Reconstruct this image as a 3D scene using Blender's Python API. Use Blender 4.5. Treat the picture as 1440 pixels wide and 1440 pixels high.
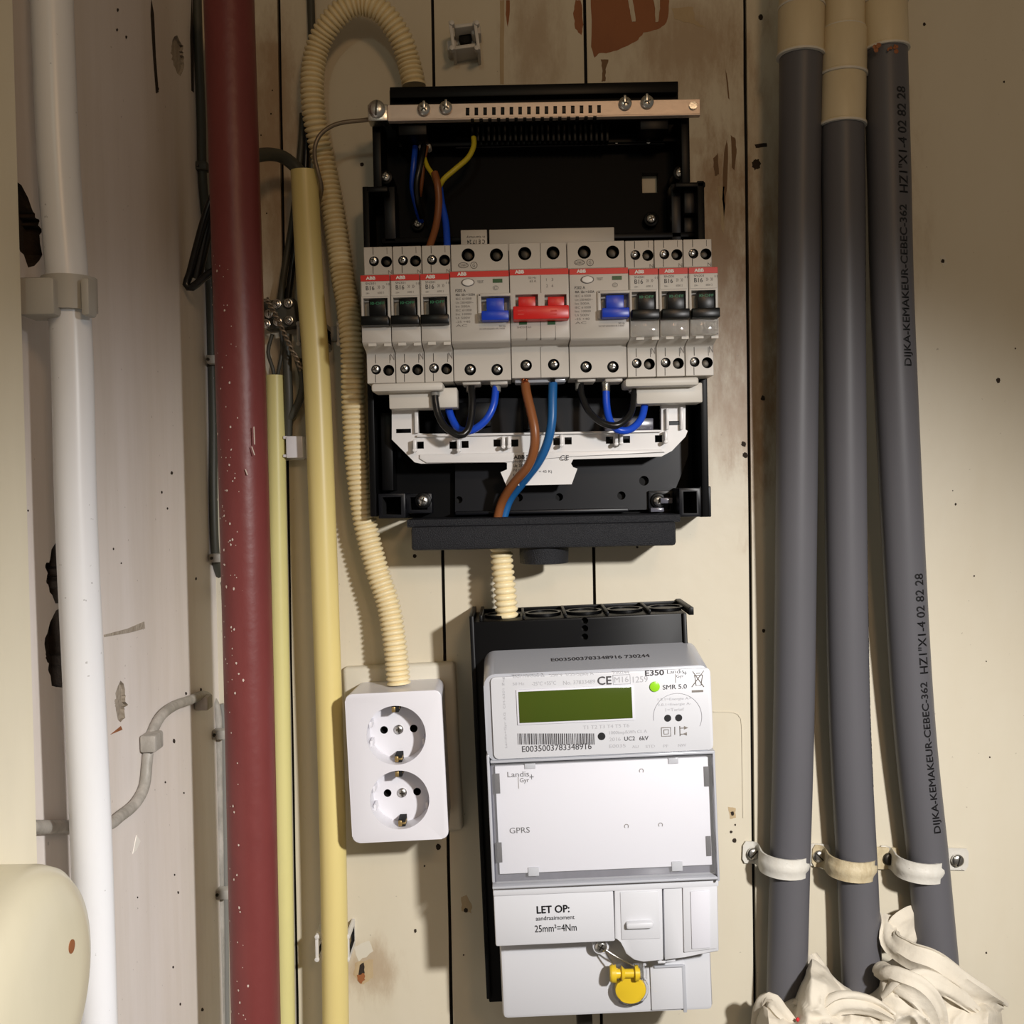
import bpy, bmesh, math, random
from mathutils import Vector, Matrix, noise
random.seed(7)
for o in list(bpy.data.objects): bpy.data.objects.remove(o)
scn = bpy.context.scene
COL = scn.collection
# ---------------------------------------------------------------- camera
D = 0.690; PITCH = math.radians(1.5); ROLL = -0.0165; FPX = 1444.0
cd = bpy.data.cameras.new('camera'); cam = bpy.data.objects.new('camera', cd); COL.objects.link(cam)
cd.angle = 2*math.atan(720/FPX); cd.clip_start = 0.01; cd.clip_end = 20
CR = Matrix.Rotation(math.pi/2-PITCH, 3, 'X') @ Matrix.Rotation(ROLL, 3, 'Z')
CP = Vector((0, -D, D*math.tan(PITCH)))
cam.matrix_world = Matrix.Translation(CP) @ CR.to_4x4()
scn.camera = cam
# ---------------------------------------------------------------- world, lights, exposure
scn.view_settings.view_transform = 'Standard'; scn.view_settings.look = 'None'
scn.view_settings.gamma = 1; scn.view_settings.use_curve_mapping = False
scn.view_settings.exposure = 0.2
w = bpy.data.worlds.new('closet_surroundings'); scn.world = w; w.use_nodes = True
w.node_tree.nodes['Background'].inputs[0].default_value = (1.0, 0.88, 0.74, 1)
w.node_tree.nodes['Background'].inputs[1].default_value = 0.11
def light(name, kind, loc, target, energy, color, **kw):
    l = bpy.data.lights.new(name, kind); l.energy = energy; l.color = color
    for k, v in kw.items(): setattr(l, k, v)
    o = bpy.data.objects.new(name, l); COL.objects.link(o); o.location = loc
    o.rotation_euler = (Vector(target)-Vector(loc)).to_track_quat('-Z', 'Y').to_euler()
    return o
light('work_lamp', 'SPOT', (0.36, -0.76, 0.17), (0.02, 0, -0.50), 35, (1.0, 0.975, 0.955),
      spot_size=math.radians(84), spot_blend=1.0, shadow_soft_size=0.022)
light('room_lamp', 'AREA', (0.22, -1.05, 0.42), (0.0, 0, 0.05), 1.0, (1.0, 0.64, 0.36), size=0.12)
light('doorway_lamp', 'POINT', (-0.10, -0.985, 0.40), (0.3, 0, 0.0), 0.72, (0.93, 1.0, 0.84), shadow_soft_size=0.02)
# ---------------------------------------------------------------- helpers
def ray(px, py):
    return CR @ Vector(((px-720)/FPX, -(py-720)/FPX, -1.0))
def W(px, py, d):                       # pixel -> point (mm) on the plane d mm in front of the back wall
    r = ray(px, py); t = (-d*0.001-CP.y)/r.y
    return (CP + r*t)*1000
def WX(px, py, x):                      # pixel -> point (mm) on the plane X = x (left wall)
    r = ray(px, py); t = (x*0.001-CP.x)/r.x
    return (CP + r*t)*1000
class Frame:
    def __init__(s, px, py, d=0, ang=0):
        s.o = W(px, py, d); s.o.y = 0; s.a = ang; s.c = math.cos(ang); s.s = math.sin(ang)
    def w2l(s, p):
        r = Vector(p)-s.o
        return Vector((r.x*s.c+r.z*s.s, r.y, -r.x*s.s+r.z*s.c))
    def l(s, px, py, d):
        return s.w2l(W(px, py, d))
WF = Frame(720, 720); WF.o = Vector((0, 0, 0))
def lin(c):
    f = lambda v: (v/12.92 if v <= 0.04045 else ((v+0.055)/1.055)**2.4)
    return tuple(f(v/255) for v in c)+(1,)
def mat(name, col, rough=0.5, metal=0.0, spec=0.5, mott=0.0, msc=30, bump=0.0, bsc=400, speck=0.0, col2=None, trans=0, coat=0, alpha=1, ior=1.45, zs=0.35, smudges=()):
    m = bpy.data.materials.new(name); m.use_nodes = True; nt = m.node_tree; N = nt.nodes; L = nt.links
    b = N['Principled BSDF']; b.inputs['Roughness'].default_value = rough; b.inputs['Metallic'].default_value = metal
    b.inputs['Specular IOR Level'].default_value = spec; b.inputs['Base Color'].default_value = lin(col)
    b.inputs['Transmission Weight'].default_value = trans; b.inputs['Coat Weight'].default_value = coat
    b.inputs['Alpha'].default_value = alpha; b.inputs['IOR'].default_value = ior
    tc = N.new('ShaderNodeTexCoord')
    geo = N.new('ShaderNodeNewGeometry')
    src = geo.outputs['Position']
    c2 = col2 or tuple(v*0.72 for v in col)
    if mott > 0:
        n = N.new('ShaderNodeTexNoise'); n.inputs['Scale'].default_value = msc; n.inputs['Detail'].default_value = 6; n.inputs['Roughness'].default_value = 0.65
        mp = N.new('ShaderNodeMapping'); mp.inputs['Scale'].default_value = (1, 1, zs)
        L.new(src, mp.inputs[0]); L.new(mp.outputs[0], n.inputs['Vector'])
        r = N.new('ShaderNodeMapRange'); r.inputs[1].default_value = 0.42; r.inputs[2].default_value = 0.8; r.inputs[4].default_value = mott
        L.new(n.outputs[0], r.inputs[0])
        mx = N.new('ShaderNodeMix'); mx.data_type = 'RGBA'; mx.inputs[6].default_value = lin(col); mx.inputs[7].default_value = lin(c2)
        L.new(r.outputs[0], mx.inputs[0]); out = mx.outputs[2]
        if speck > 0:
            n2 = N.new('ShaderNodeTexNoise'); n2.inputs['Scale'].default_value = 330; n2.inputs['Detail'].default_value = 2
            L.new(src, n2.inputs['Vector'])
            r2 = N.new('ShaderNodeMapRange'); r2.inputs[1].default_value = 0.735; r2.inputs[2].default_value = 0.76; r2.inputs[4].default_value = speck
            L.new(n2.outputs[0], r2.inputs[0])
            for cx, cz, sx, sz, amt in smudges:
                mp2 = N.new('ShaderNodeMapping'); mp2.vector_type = 'TEXTURE'; mp2.inputs['Location'].default_value = (cx, 0, cz); mp2.inputs['Scale'].default_value = (sx, 5, sz)
                L.new(src, mp2.inputs[0]); g = N.new('ShaderNodeVectorMath'); g.operation = 'LENGTH'; L.new(mp2.outputs[0], g.inputs[0])
                n3 = N.new('ShaderNodeTexNoise'); n3.inputs['Scale'].default_value = 70; n3.inputs['Detail'].default_value = 5; n3.inputs['Roughness'].default_value = 0.7; L.new(mp.outputs[0], n3.inputs['Vector'])
                ad = N.new('ShaderNodeMath'); ad.operation = 'MULTIPLY_ADD'; ad.inputs[1].default_value = -1.6; ad.inputs[2].default_value = 1.8; L.new(n3.outputs[0], ad.inputs[0])
                sm = N.new('ShaderNodeMath'); sm.operation = 'ADD'; L.new(g.outputs['Value'], sm.inputs[0]); L.new(ad.outputs[0], sm.inputs[1])
                r3 = N.new('ShaderNodeMapRange'); r3.interpolation_type = 'SMOOTHSTEP'; r3.inputs[1].default_value = 1.9; r3.inputs[2].default_value = 1.1; r3.inputs[3].default_value = 0; r3.inputs[4].default_value = amt
                L.new(sm.outputs[0], r3.inputs[0])
                m3 = N.new('ShaderNodeMix'); m3.data_type = 'RGBA'; m3.inputs[7].default_value = lin((142, 108, 70)); L.new(out, m3.inputs[6]); L.new(r3.outputs[0], m3.inputs[0]); out = m3.outputs[2]
            m2 = N.new('ShaderNodeMix'); m2.data_type = 'RGBA'; m2.inputs[7].default_value = lin((70, 50, 36))
            L.new(out, m2.inputs[6]); L.new(r2.outputs[0], m2.inputs[0]); out = m2.outputs[2]
        L.new(out, b.inputs['Base Color'])
    if bump > 0:
        n = N.new('ShaderNodeTexNoise'); n.inputs['Scale'].default_value = bsc; n.inputs['Detail'].default_value = 4
        L.new(src, n.inputs['Vector'])
        bp = N.new('ShaderNodeBump'); bp.inputs['Strength'].default_value = bump; bp.inputs['Distance'].default_value = 0.001
        L.new(n.outputs[0], bp.inputs['Height']); L.new(bp.outputs[0], b.inputs['Normal'])
    return m
M = dict(
 paint=mat('cream_board_paint', (208, 200, 180), 0.42, mott=0.45, msc=9, bump=0.2, bsc=60, speck=0.35, col2=(194, 181, 154), smudges=((0.142, 0.165, 0.03, 0.14, .8), (0.165, 0.11, 0.03, 0.16, .7), (0.12, 0.31, 0.07, 0.06, .6), (0.20, 0.20, 0.10, 0.16, .45), (-0.155, 0.25, 0.04, 0.14, .6), (0.02, 0.31, 0.03, 0.06, .5), (0.15, 0.06, 0.05, 0.06, .5), (-0.10, -0.31, 0.03, 0.03, .5))),
 seam=mat('seam_dark', (14, 10, 8), 0.9),
 plaster=mat('pale_plaster', (228, 221, 216), 0.55, mott=0.75, msc=26, bump=0.35, bsc=45, speck=0.4, col2=(204, 194, 182), zs=0.1),
 hole=mat('hole_dark', (52, 42, 33), 0.95, mott=0.8, msc=120, bump=1, bsc=300, col2=(22, 17, 14)),
 wood=mat('bare_wood', (146, 90, 52), 0.6, mott=0.6, msc=40, col2=(112, 64, 34)),
 gouge=mat('old_gouge', (118, 88, 56), 0.6, mott=0.7, msc=70, col2=(84, 58, 34)),
 stain=mat('brown_stain', (184, 164, 130), 0.55, mott=0.7, msc=70, col2=(158, 132, 98)),
 chip=mat('chipped_plaster', (170, 160, 146), 0.8, mott=0.9, msc=200, bump=1, bsc=400, col2=(120, 106, 88)),
 frame=mat('cream_frame_paint', (238, 230, 206), 0.4, mott=0.2, msc=12, bump=0.1, bsc=80),
 whitepipe=mat('white_conduit', (226, 227, 230), 0.32, mott=0.12, msc=40, speck=0.4),
 redpipe=mat('dark_red_paint', (116, 54, 52), 0.42, mott=0.5, msc=50, bump=0.3, bsc=120, speck=0, col2=(96, 42, 41)),
 fleck=mat('pale_paint_fleck', (205, 190, 178), 0.6),
 yellow=mat('yellow_conduit', (222, 204, 136), 0.36, mott=0.25, msc=30, col2=(206, 184, 112)),
 paleyel=mat('pale_green_conduit', (214, 207, 142), 0.4, mott=0.2, msc=30),
 corr=mat('cream_corrugated', (232, 216, 174), 0.38, mott=0.2, msc=30, col2=(206, 182, 130)),
 grey=mat('grey_pvc', (90, 89, 93), 0.42, spec=0.35, mott=0.2, msc=22, bump=0.04, bsc=90, col2=(76, 78, 79)),
 sleeve=mat('cream_sleeve', (206, 192, 160), 0.4, mott=0.4, msc=40, col2=(180, 158, 120)),
 strap=mat('painted_steel_strap', (208, 205, 196), 0.4, mott=0.5, msc=60, speck=0.6, bump=0.4, bsc=200, col2=(180, 168, 148)),
 strapold=mat('old_cream_strap', (196, 182, 150), 0.5, mott=0.9, msc=160, speck=0.9, bump=0.5, bsc=260, col2=(150, 128, 92)),
 ink=mat('black_ink', (16, 16, 18), 0.5),
 black=mat('black_plastic', (7, 7, 8), 0.38, spec=0.2),
 blackbk=mat('black_tray', (6, 6, 7), 0.5, spec=0.1),
 blackin=mat('black_plate', (13, 14, 19), 0.36, spec=0.3, mott=0.3, msc=20),
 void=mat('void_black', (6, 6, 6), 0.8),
 cover=mat('textured_black_cover', (26, 27, 31), 0.5, spec=0.35, bump=0.8, bsc=1500),
 housing=mat('grey_white_housing', (196, 190, 180), 0.38),
 housing2=mat('light_label_plate', (205, 200, 190), 0.45),
 line=mat('housing_seam', (70, 64, 58), 0.7),
 red=mat('red_stripe', (206, 34, 24), 0.4), redt=mat('red_toggle', (212, 34, 30), 0.3),
 bluet=mat('blue_toggle', (22, 62, 190), 0.3), blackt=mat('black_toggle', (9, 10, 10), 0.3, spec=0.3),
 green=mat('green_flag', (28, 80, 34), 0.4), greend=mat('green_print', (40, 120, 80), 0.5),
 white=mat('white_print', (236, 232, 224), 0.5), greyprint=mat('grey_print', (118, 112, 106), 0.6),
 faint=mat('faint_print', (166, 166, 170), 0.6), dkprint=mat('dark_print', (62, 60, 62), 0.6),
 steel=mat('zinc_steel', (205, 203, 198), 0.27, metal=1.0, bump=0.15, bsc=300),
 bar=mat('plated_bar', (206, 190, 178), 0.4, metal=0.55, bump=0.1, bsc=200),
 darksteel=mat('dark_steel', (70, 66, 60), 0.45, metal=0.9),
 brass=mat('brass', (168, 144, 96), 0.4, metal=0.8),
 copper=mat('copper', (190, 110, 70), 0.35, metal=1),
 white_pl=mat('white_plastic', (218, 217, 222), 0.3), meterw=mat('meter_white', (198, 199, 203), 0.36),
 labelw=mat('white_label', (204, 204, 211), 0.5),
 retainer=mat('white_retainer', (222, 220, 218), 0.3), offwhite=mat('offwhite_plate', (206, 200, 184), 0.4),
 clipm=mat('white_clip', (205, 202, 196), 0.4), greyclip=mat('grey_clip', (170, 166, 158), 0.45),
 wblack=mat('black_wire', (20, 20, 20), 0.28), wblue=mat('blue_wire', (26, 74, 196), 0.3),
 wteal=mat('dusty_blue_wire', (30, 92, 150), 0.35), wbrown=mat('brown_wire', (132, 80, 44), 0.35),
 wyg=mat('yellow_green_wire', (196, 180, 44), 0.35), wgrey=mat('grey_cable', (128, 127, 122), 0.45, mott=0.2, msc=60),
 wgreydk=mat('dark_grey_cable', (66, 66, 58), 0.5), wpaint=mat('paint_smeared_cable', (150, 146, 138), 0.5, mott=0.9, msc=110, col2=(196, 190, 182), bump=0.6, bsc=220),
 earth=mat('bare_earth_wire', (132, 118, 100), 0.4, metal=0.5),
 lcd=mat('lcd_glass', (62, 76, 22), 0.12, mott=0.5, msc=12, col2=(84, 80, 24)),
 led=mat('green_led', (140, 200, 40), 0.25), gasket=mat('smoky_plastic', (98, 98, 108), 0.2, mott=0.5, msc=60, col2=(60, 60, 70)),
 shell=mat('frosted_clear_shell', (170, 172, 178), 0.2), sealy=mat('yellow_seal', (208, 176, 40), 0.3),
 cloth=mat('cotton_cloth', (206, 198, 182), 0.85, mott=0.3, msc=30, bump=1.0, bsc=110, col2=(200, 186, 160)),
 redcloth=mat('red_thread', (190, 40, 44), 0.8),
 clear=mat('clear_plastic', (240, 240, 240), 0.06, trans=1.0, ior=1.2),
 clearfilm=mat('clear_film', (255, 255, 255), 0.08, alpha=0.05),
 cream_box=mat('cream_bakelite', (214, 207, 182), 0.3, mott=0.15, msc=20),
)
class MB:
    def __init__(s): s.bm = bmesh.new(); s.mi = 0
    def _fin(s, vs, bev, seg, fs=None):
        if bev > 0:
            es = list({e for v in vs for e in v.link_edges})
            bmesh.ops.bevel(s.bm, geom=es, offset=bev, segments=seg, affect='EDGES', profile=0.5, clamp_overlap=True)
    def box(s, x0, x1, z0, z1, d0, d1, bev=0, seg=2):
        x0, x1 = sorted((x0, x1)); z0, z1 = sorted((z0, z1)); d0, d1 = sorted((d0, d1))
        return s.prism([(x0, z0), (x1, z0), (x1, z1), (x0, z1)], d0, d1, bev, seg)
    def prism(s, pts, d0, d1, bev=0, seg=2, top=None):
        a = sum(pts[i][0]*pts[(i+1) % len(pts)][1]-pts[(i+1) % len(pts)][0]*pts[i][1] for i in range(len(pts)))
        if a < 0: pts = pts[::-1]; top = top[::-1] if top else None
        top = top or pts
        f = [s.bm.verts.new((x, -d1, z)) for x, z in top]; b = [s.bm.verts.new((x, -d0, z)) for x, z in pts]
        n = len(pts); nf = [s.bm.faces.new(f), s.bm.faces.new(b[::-1])]
        for i in range(n): nf.append(s.bm.faces.new((f[i], b[i], b[(i+1) % n], f[(i+1) % n])))
        for x in nf: x.material_index = s.mi
        if bev > 0:
            es = list({e for v in f for e in v.link_edges if not (all(q in b for q in e.verts))})
            bmesh.ops.bevel(s.bm, geom=es, offset=bev, segments=seg, affect='EDGES', profile=0.5, clamp_overlap=True)
        return s
    def pbox(s, F, px0, py0, px1, py1, d0, d1, bev=0, seg=2, dp=None):
        dd = d1 if dp is None else dp
        p, q = F.l(px0, py0, dd), F.l(px1, py1, dd)
        # keep the size along the middle of the pixel box
        m0, m1 = F.l(px0, (py0+py1)/2, dd), F.l(px1, (py0+py1)/2, dd)
        n0, n1 = F.l((px0+px1)/2, py0, dd), F.l((px0+px1)/2, py1, dd)
        return s.box(m0.x, m1.x, n1.z, n0.z, d0, d1, bev, seg)
    def pprism(s, F, pts, d0, d1, bev=0, seg=2):
        return s.prism([(F.l(x, y, d1).x, F.l(x, y, d1).z) for x, y in pts], d0, d1, bev, seg)
    def cyl(s, x, z, r, d0, d1, n=20, r2=None, bev=0, sz=1.0):
        r2 = r if r2 is None else r2
        P = lambda rr: [(x+rr*math.cos(2*math.pi*i/n), z+sz*rr*math.sin(2*math.pi*i/n)) for i in range(n)]
        return s.prism(P(r), d0, d1, bev, 2, top=P(r2))
    def pcyl(s, F, px, py, rpx, d0, d1, n=20, bev=0, sz=1.0, r2=None):
        p = F.l(px, py, d1); r = rpx/(FPX/(D*1000-d1))
        return s.cyl(p.x, p.z, r, d0, d1, n, (r2/(FPX/(D*1000-d1)) if r2 else None), bev, sz)
    def dome(s, x, z, r, d, h, n=16, rings=4):
        prev = None
        for k in range(rings+1):
            t = k/rings*math.pi/2; rr = r*math.cos(t); y = -(d+h*math.sin(t))
            if k == rings: ring = [s.bm.verts.new((x, y, z))]
            else: ring = [s.bm.verts.new((x+rr*math.cos(2*math.pi*i/n), y, z+rr*math.sin(2*math.pi*i/n))) for i in range(n)]
            if prev:
                for i in range(n):
                    j = (i+1) % n
                    if len(ring) == 1: f = s.bm.faces.new((prev[i], prev[j], ring[0]))
                    else: f = s.bm.faces.new((prev[i], prev[j], ring[j], ring[i]))
                    f.material_index = s.mi
            prev = ring
        return s
    def sweep(s, pts, rad, n=12, caps=True, squash=None):
        """pts: list of Vector mm; rad: float or list"""
        pts = [Vector(p) for p in pts]; K = len(pts)
        R = rad if isinstance(rad, (list, tuple)) else [rad]*K
        T = [(pts[min(i+1, K-1)]-pts[max(i-1, 0)]).normalized() for i in range(K)]
        u = T[0].cross(Vector((0, 1, 0.001)));
        if u.length < 1e-3: u = T[0].cross(Vector((1, 0, 0)))
        u.normalize(); prev = None; first = None
        for i in range(K):
            u = (u-T[i]*u.dot(T[i])).normalized(); v = T[i].cross(u)
            q = squash if squash else 1.0
            ring = [s.bm.verts.new(pts[i]+(u*math.cos(2*math.pi*k/n)+v*math.sin(2*math.pi*k/n)*q)*R[i]) for k in range(n)]
            if prev:
                for k in range(n):
                    f = s.bm.faces.new((prev[k], prev[(k+1) % n], ring[(k+1) % n], ring[k])); f.material_index = s.mi; f.smooth = True
            else: first = ring
            prev = ring
        if caps:
            s.bm.faces.new(first[::-1]).material_index = s.mi; s.bm.faces.new(prev).material_index = s.mi
        return s
    def lathe(s, prof, org, axis='X', n=32, arc=2*math.pi):
        """prof: list of (axial, radius)"""
        rows = []
        for a, r in prof:
            row = []
            for k in range(n):
                t = arc*k/n; c, q = r*math.cos(t), r*math.sin(t)
                v = (a, c, q) if axis == 'X' else (c, q, a) if axis == 'Z' else (c, -a, q)
                row.append(s.bm.verts.new(Vector(org)+Vector(v)))
            rows.append(row)
        for i in range(len(rows)-1):
            for k in range(n):
                s.bm.faces.new((rows[i][k], rows[i][(k+1) % n], rows[i+1][(k+1) % n], rows[i+1][k])).material_index = s.mi
        s.bm.faces.new(rows[0][::-1]).material_index = s.mi; s.bm.faces.new(rows[-1]).material_index = s.mi
        return s
    def mesh(s, name, mats, ang=35, flip=True):
        if flip: bmesh.ops.recalc_face_normals(s.bm, faces=s.bm.faces)
        me = bpy.data.meshes.new(name); s.bm.to_mesh(me); s.bm.free()
        me.transform(Matrix.Scale(0.001, 4))
        for m in (mats if isinstance(mats, (list, tuple)) else [mats]): me.materials.append(M[m] if isinstance(m, str) else m)
        finish(me, ang)
        return me
def finish(me, ang=35):
    me.polygons.foreach_set('use_smooth', [True]*len(me.polygons))
    me.set_sharp_from_angle(angle=math.radians(ang)); me.update()
def carve(me, cut, ang=35, mi=None):
    """me minus cut (an MB); faces of the cut take the material of cut"""
    cm = cut.mesh('cutter', 'void') if isinstance(cut, MB) else cut
    a = bpy.data.objects.new('a', me); b = bpy.data.objects.new('b', cm)
    COL.objects.link(a); COL.objects.link(b)
    md = a.modifiers.new('b', 'BOOLEAN'); md.object = b; md.operation = 'DIFFERENCE'; md.solver = 'EXACT'; md.material_mode = 'TRANSFER'
    bpy.context.view_layer.update()
    new = bpy.data.meshes.new_from_object(a.evaluated_get(bpy.context.evaluated_depsgraph_get()))
    new.name = me.name
    bpy.data.objects.remove(a); bpy.data.objects.remove(b)
    finish(new, ang)
    return new
def put(o, F):
    o.location = F.o*0.001; o.rotation_euler = (0, -F.a, 0)
def tag(o, label=None, cat=None, group=None, kind=None):
    if label: o['label'] = label
    if cat: o['category'] = cat
    if group: o['group'] = group
    if kind: o['kind'] = kind
    return o
def thing(name, label, cat, F, group=None, kind=None):
    o = bpy.data.objects.new(name, None); o.empty_display_size = 0.02; COL.objects.link(o); put(o, F)
    return tag(o, label, cat, group, kind)
def part(name, me, parent, label=None, kind=None, loc=None):
    o = bpy.data.objects.new(name, me); COL.objects.link(o); o.parent = parent
    if loc: o.location = Vector(loc)*0.001
    return tag(o, label, kind=kind)
def solo(name, me, label, cat, F, group=None, kind=None):
    o = bpy.data.objects.new(name, me); COL.objects.link(o); put(o, F)
    return tag(o, label, cat, group, kind)
def copy_tree(o, parent=None):
    c = o.copy(); COL.objects.link(c); c.parent = parent
    for ch in list(o.children): copy_tree(ch, c)
    return c
def spline(pts, step=3.0):
    pts = [Vector(p) for p in pts]; out = []
    P = [pts[0]*2-pts[1]]+pts+[pts[-1]*2-pts[-2]]
    for i in range(1, len(P)-2):
        a, b, c, d = P[i-1], P[i], P[i+1], P[i+2]; n = max(2, int((c-b).length/step))
        for k in range(n):
            t = k/n
            out.append(0.5*((2*b)+(c-a)*t+(2*a-5*b+4*c-d)*t*t+(3*b-a-3*c+d)*t**3))
    out.append(pts[-1]); return out
def resample(pts, step):
    out = [pts[0].copy()]; acc = 0
    for i in range(1, len(pts)):
        a, b = pts[i-1], pts[i]; L = (b-a).length; pos = 0
        while L-pos > step-acc:
            pos += step-acc; acc = 0; out.append(a.lerp(b, pos/L))
        acc += L-pos
    return out
# ---- lettering: real thin letter shapes laid on the surfaces
_tc = {}
def glyphs(s, bold=0.0):
    k = (s, bold)
    if k not in _tc:
        c = bpy.data.curves.new('t', 'FONT'); c.body = s; c.resolution_u = 3
        o = bpy.data.objects.new('t', c); COL.objects.link(o); bpy.context.view_layer.update()
        me = bpy.data.meshes.new_from_object(o.evaluated_get(bpy.context.evaluated_depsgraph_get()))
        vs = [(v.co.x, v.co.y) for v in me.vertices]; fs = [tuple(p.vertices) for p in me.polygons]
        bpy.data.objects.remove(o); bpy.data.meshes.remove(me)
        _tc[k] = (vs, fs)
    return _tc[k]
def textmap(mb, s, fn, bold=0.0):
    vs, fs = glyphs(s)
    if not vs: return
    if bold > 0:
        V0, F0 = vs, fs; vs, fs = [], []
        for k, (ox, oy) in enumerate(((-1, 0), (1, 0), (0, .8), (0, -.8))):
            fs = fs+[tuple(i+len(V0)*k for i in f) for f in F0]; vs = vs+[(v[0]+ox*bold, v[1]+oy*bold) for v in V0]
    x0 = min(v[0] for v in vs); x1 = max(v[0] for v in vs); y0 = min(v[1] for v in vs); y1 = max(v[1] for v in vs)
    V = [mb.bm.verts.new(fn((v[0]-x0)/(x1-x0), (v[1]-y0)/max(1e-6, y1-y0))) for v in vs]
    if bold > 0:
        for i, v in enumerate(V): v.co.y -= 0.025*(i//len(V0))
    for f in fs:
        try: mb.bm.faces.new([V[i] for i in f]).material_index = mb.mi
        except ValueError: pass
def ptext(mb, F, s, px0, py0, px1, py1, d, bold=0.0, rot=0):
    """fit text in the pixel box px0..px1, py0 (top)..py1 (bottom), in the frame's axes"""
    a = F.l(px0, (py0+py1)/2, d); b = F.l(px1, (py0+py1)/2, d); t = F.l((px0+px1)/2, py0, d); u = F.l((px0+px1)/2, py1, d)
    x0, x1, z0, z1 = a.x, b.x, u.z, t.z
    if rot == 0: fn = lambda p, q: (x0+(x1-x0)*p, -d, z0+(z1-z0)*q)
    elif rot == 90: fn = lambda p, q: (x1-(x1-x0)*q, -d, z0+(z1-z0)*p)
    else: fn = lambda p, q: (x1-(x1-x0)*p, -d, z1-(z1-z0)*q)
    textmap(mb, s, fn, bold)
def tmesh(mb, name, m):
    return mb.mesh(name, m, flip=False)
# ---- shared screw meshes (unit mm radius 1 along -Y, origin at base)
def screw_mesh(kind):
    mb = MB(); mb.cyl(0, 0, 1, 0, 0.35, 20); mb.dome(0, 0, 1.0, 0.35, 0.35, 20, 3); mb.mi = 1
    if kind == 'cross':
        mb.box(-0.12, 0.12, -0.55, 0.55, 0.5, 0.72); mb.box(-0.55, 0.55, -0.12, 0.12, 0.5, 0.72)
    else: mb.box(-0.1, 0.1, -0.85, 0.85, 0.45, 0.72)
    return mb.mesh('screw', ['steel', 'darksteel'])
SC = screw_mesh('cross'); SS = screw_mesh('slot')
SD = SS.copy(); SD.materials[0] = M['darksteel']
def screw(parent, F, px, py, rpx, d, me=SC, rot=0.3, name='screw', label=None):
    r = rpx/(FPX/(D*1000-d)); p = F.l(px, py, d)
    o = part(name, me, parent, label); o.location = Vector((p.x, -d, p.z))*0.001; o.scale = (r, r, r); o.rotation_euler = (0, rot, 0)
    return o
def tube(name, path, r, m, label, cat, step=3.0, n=12, group=None, parent=None, F=None):
    F0 = F or WF
    p3 = [F0.w2l(W(*p)) if len(p) == 3 else F0.w2l(Vector(p[:3])) for p in path]
    if F is None:                             # origin at the first point
        F0 = Frame(720, 720); F0.o = Vector(p3[0]); p3 = [p-F0.o for p in p3]
    mb = MB(); mb.sweep(spline(p3, step), r, n)
    me = mb.mesh(name, m, 50)
    if parent: return part(name, me, parent, label)
    return solo(name, me, label, cat, F0, group)
def mp(nm, boxes, m, parent, bev=0.5, label=None, F=None):
    F = F or E
    for b_ in boxes:
        mb = MB(); mb.pbox(F, *b_[:6], bev); o = part(nm, mb.mesh(nm, m), parent, label)
    return o
# ================================================================ SETTING
XL = -200.0
backing = MB(); backing.box(XL-20, 470, -480, 480, -40, -3.5)
wall_back = solo('wall_back', backing.mesh('wall_back', 'seam'), 'cream painted back wall of vertical boards with black gaps between them', 'wall', WF, kind='structure')
seams = [((392, 0), (418, 1440)), ((608, 0), (635, 1440)), ((822, 0), (846, 1440)), ((1047, 0), (1062, 1440)), ((1262, 0), (1291, 1440))]
def at_z(sm, z):
    a, b = W(*sm[0], 0), W(*sm[1], 0); t = (z-a.z)/(b.z-a.z); return a.x+(b.x-a.x)*t
edges = [lambda z: XL-4.0]+[(lambda s_: (lambda z: at_z(s_, z)))(s_) for s_ in seams]+[lambda z: 468.0]
for i in range(len(edges)-1):
    mb = MB(); g = 1.1; zs = [-470+47*k for k in range(21)]
    L_ = [(edges[i](z)+g+noise.noise((z*0.02, i*7.3, 0))*0.35, z) for z in zs]
    R_ = [(edges[i+1](z)-g+noise.noise((z*0.02, i*3.3+50, 0))*0.35, z) for z in zs]
    mb.prism(L_+R_[::-1], -3.4, 0, 0.4, 1)
    part('plank', mb.mesh('plank', 'paint'), wall_back)
def blotch(name, pts, m, parent, d=0.12, thick=0.25, rag=0.0, n=4, label=None):
    P = []
    K = len(pts)
    for i in range(K):
        a, b = pts[i], pts[(i+1) % K]
        for k in range(n):
            t = k/n; x = a[0]+(b[0]-a[0])*t; y = a[1]+(b[1]-a[1])*t
            P.append((x+random.uniform(-rag, rag), y+random.uniform(-rag, rag)))
    mb = MB(); mb.prism([(W(x, y, d).x, W(x, y, d).z) for x, y in P], d-thick, d)
    return part(name, mb.mesh(name, m), parent, label)
bl = lambda pts, m='wood', rag=1.0, nm='chipped_paint', **k: blotch(nm, pts, m, wall_back, rag=rag, **k)
bl([(831, -10), (935, -10), (941, 0), (938, 32), (925, 42), (905, 46), (895, 58), (870, 70), (855, 74), (842, 74), (837, 82), (832, 66)], 'wood', 1.0, label='bare brown wood where the paint has flaked off')
bl([(882, -5), (889, -5), (892, 14), (894, 30), (889, 31), (886, 15)], 'paint', 0.4, nm='paint_drip', d=0.35)
bl([(918, -5), (928, -5), (928, 12), (926, 30), (922, 31), (921, 12)], 'paint', 0.4, nm='paint_drip', d=0.35)
bl([(810, 0), (817, 0), (820, 30), (818, 50), (809, 40), (806, 18)], 'wood', .8)
bl([(712, 0), (717, 0), (717, 20), (714, 38), (711, 20)], 'wood', .4)
bl([(703, 0), (709, 0), (709, 118), (703, 118)], 'stain', .5, nm='filler_strip')
bl([(945, 12), (975, 10), (978, 28), (994, 40), (975, 34), (950, 26)], 'stain', 1.2)
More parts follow.
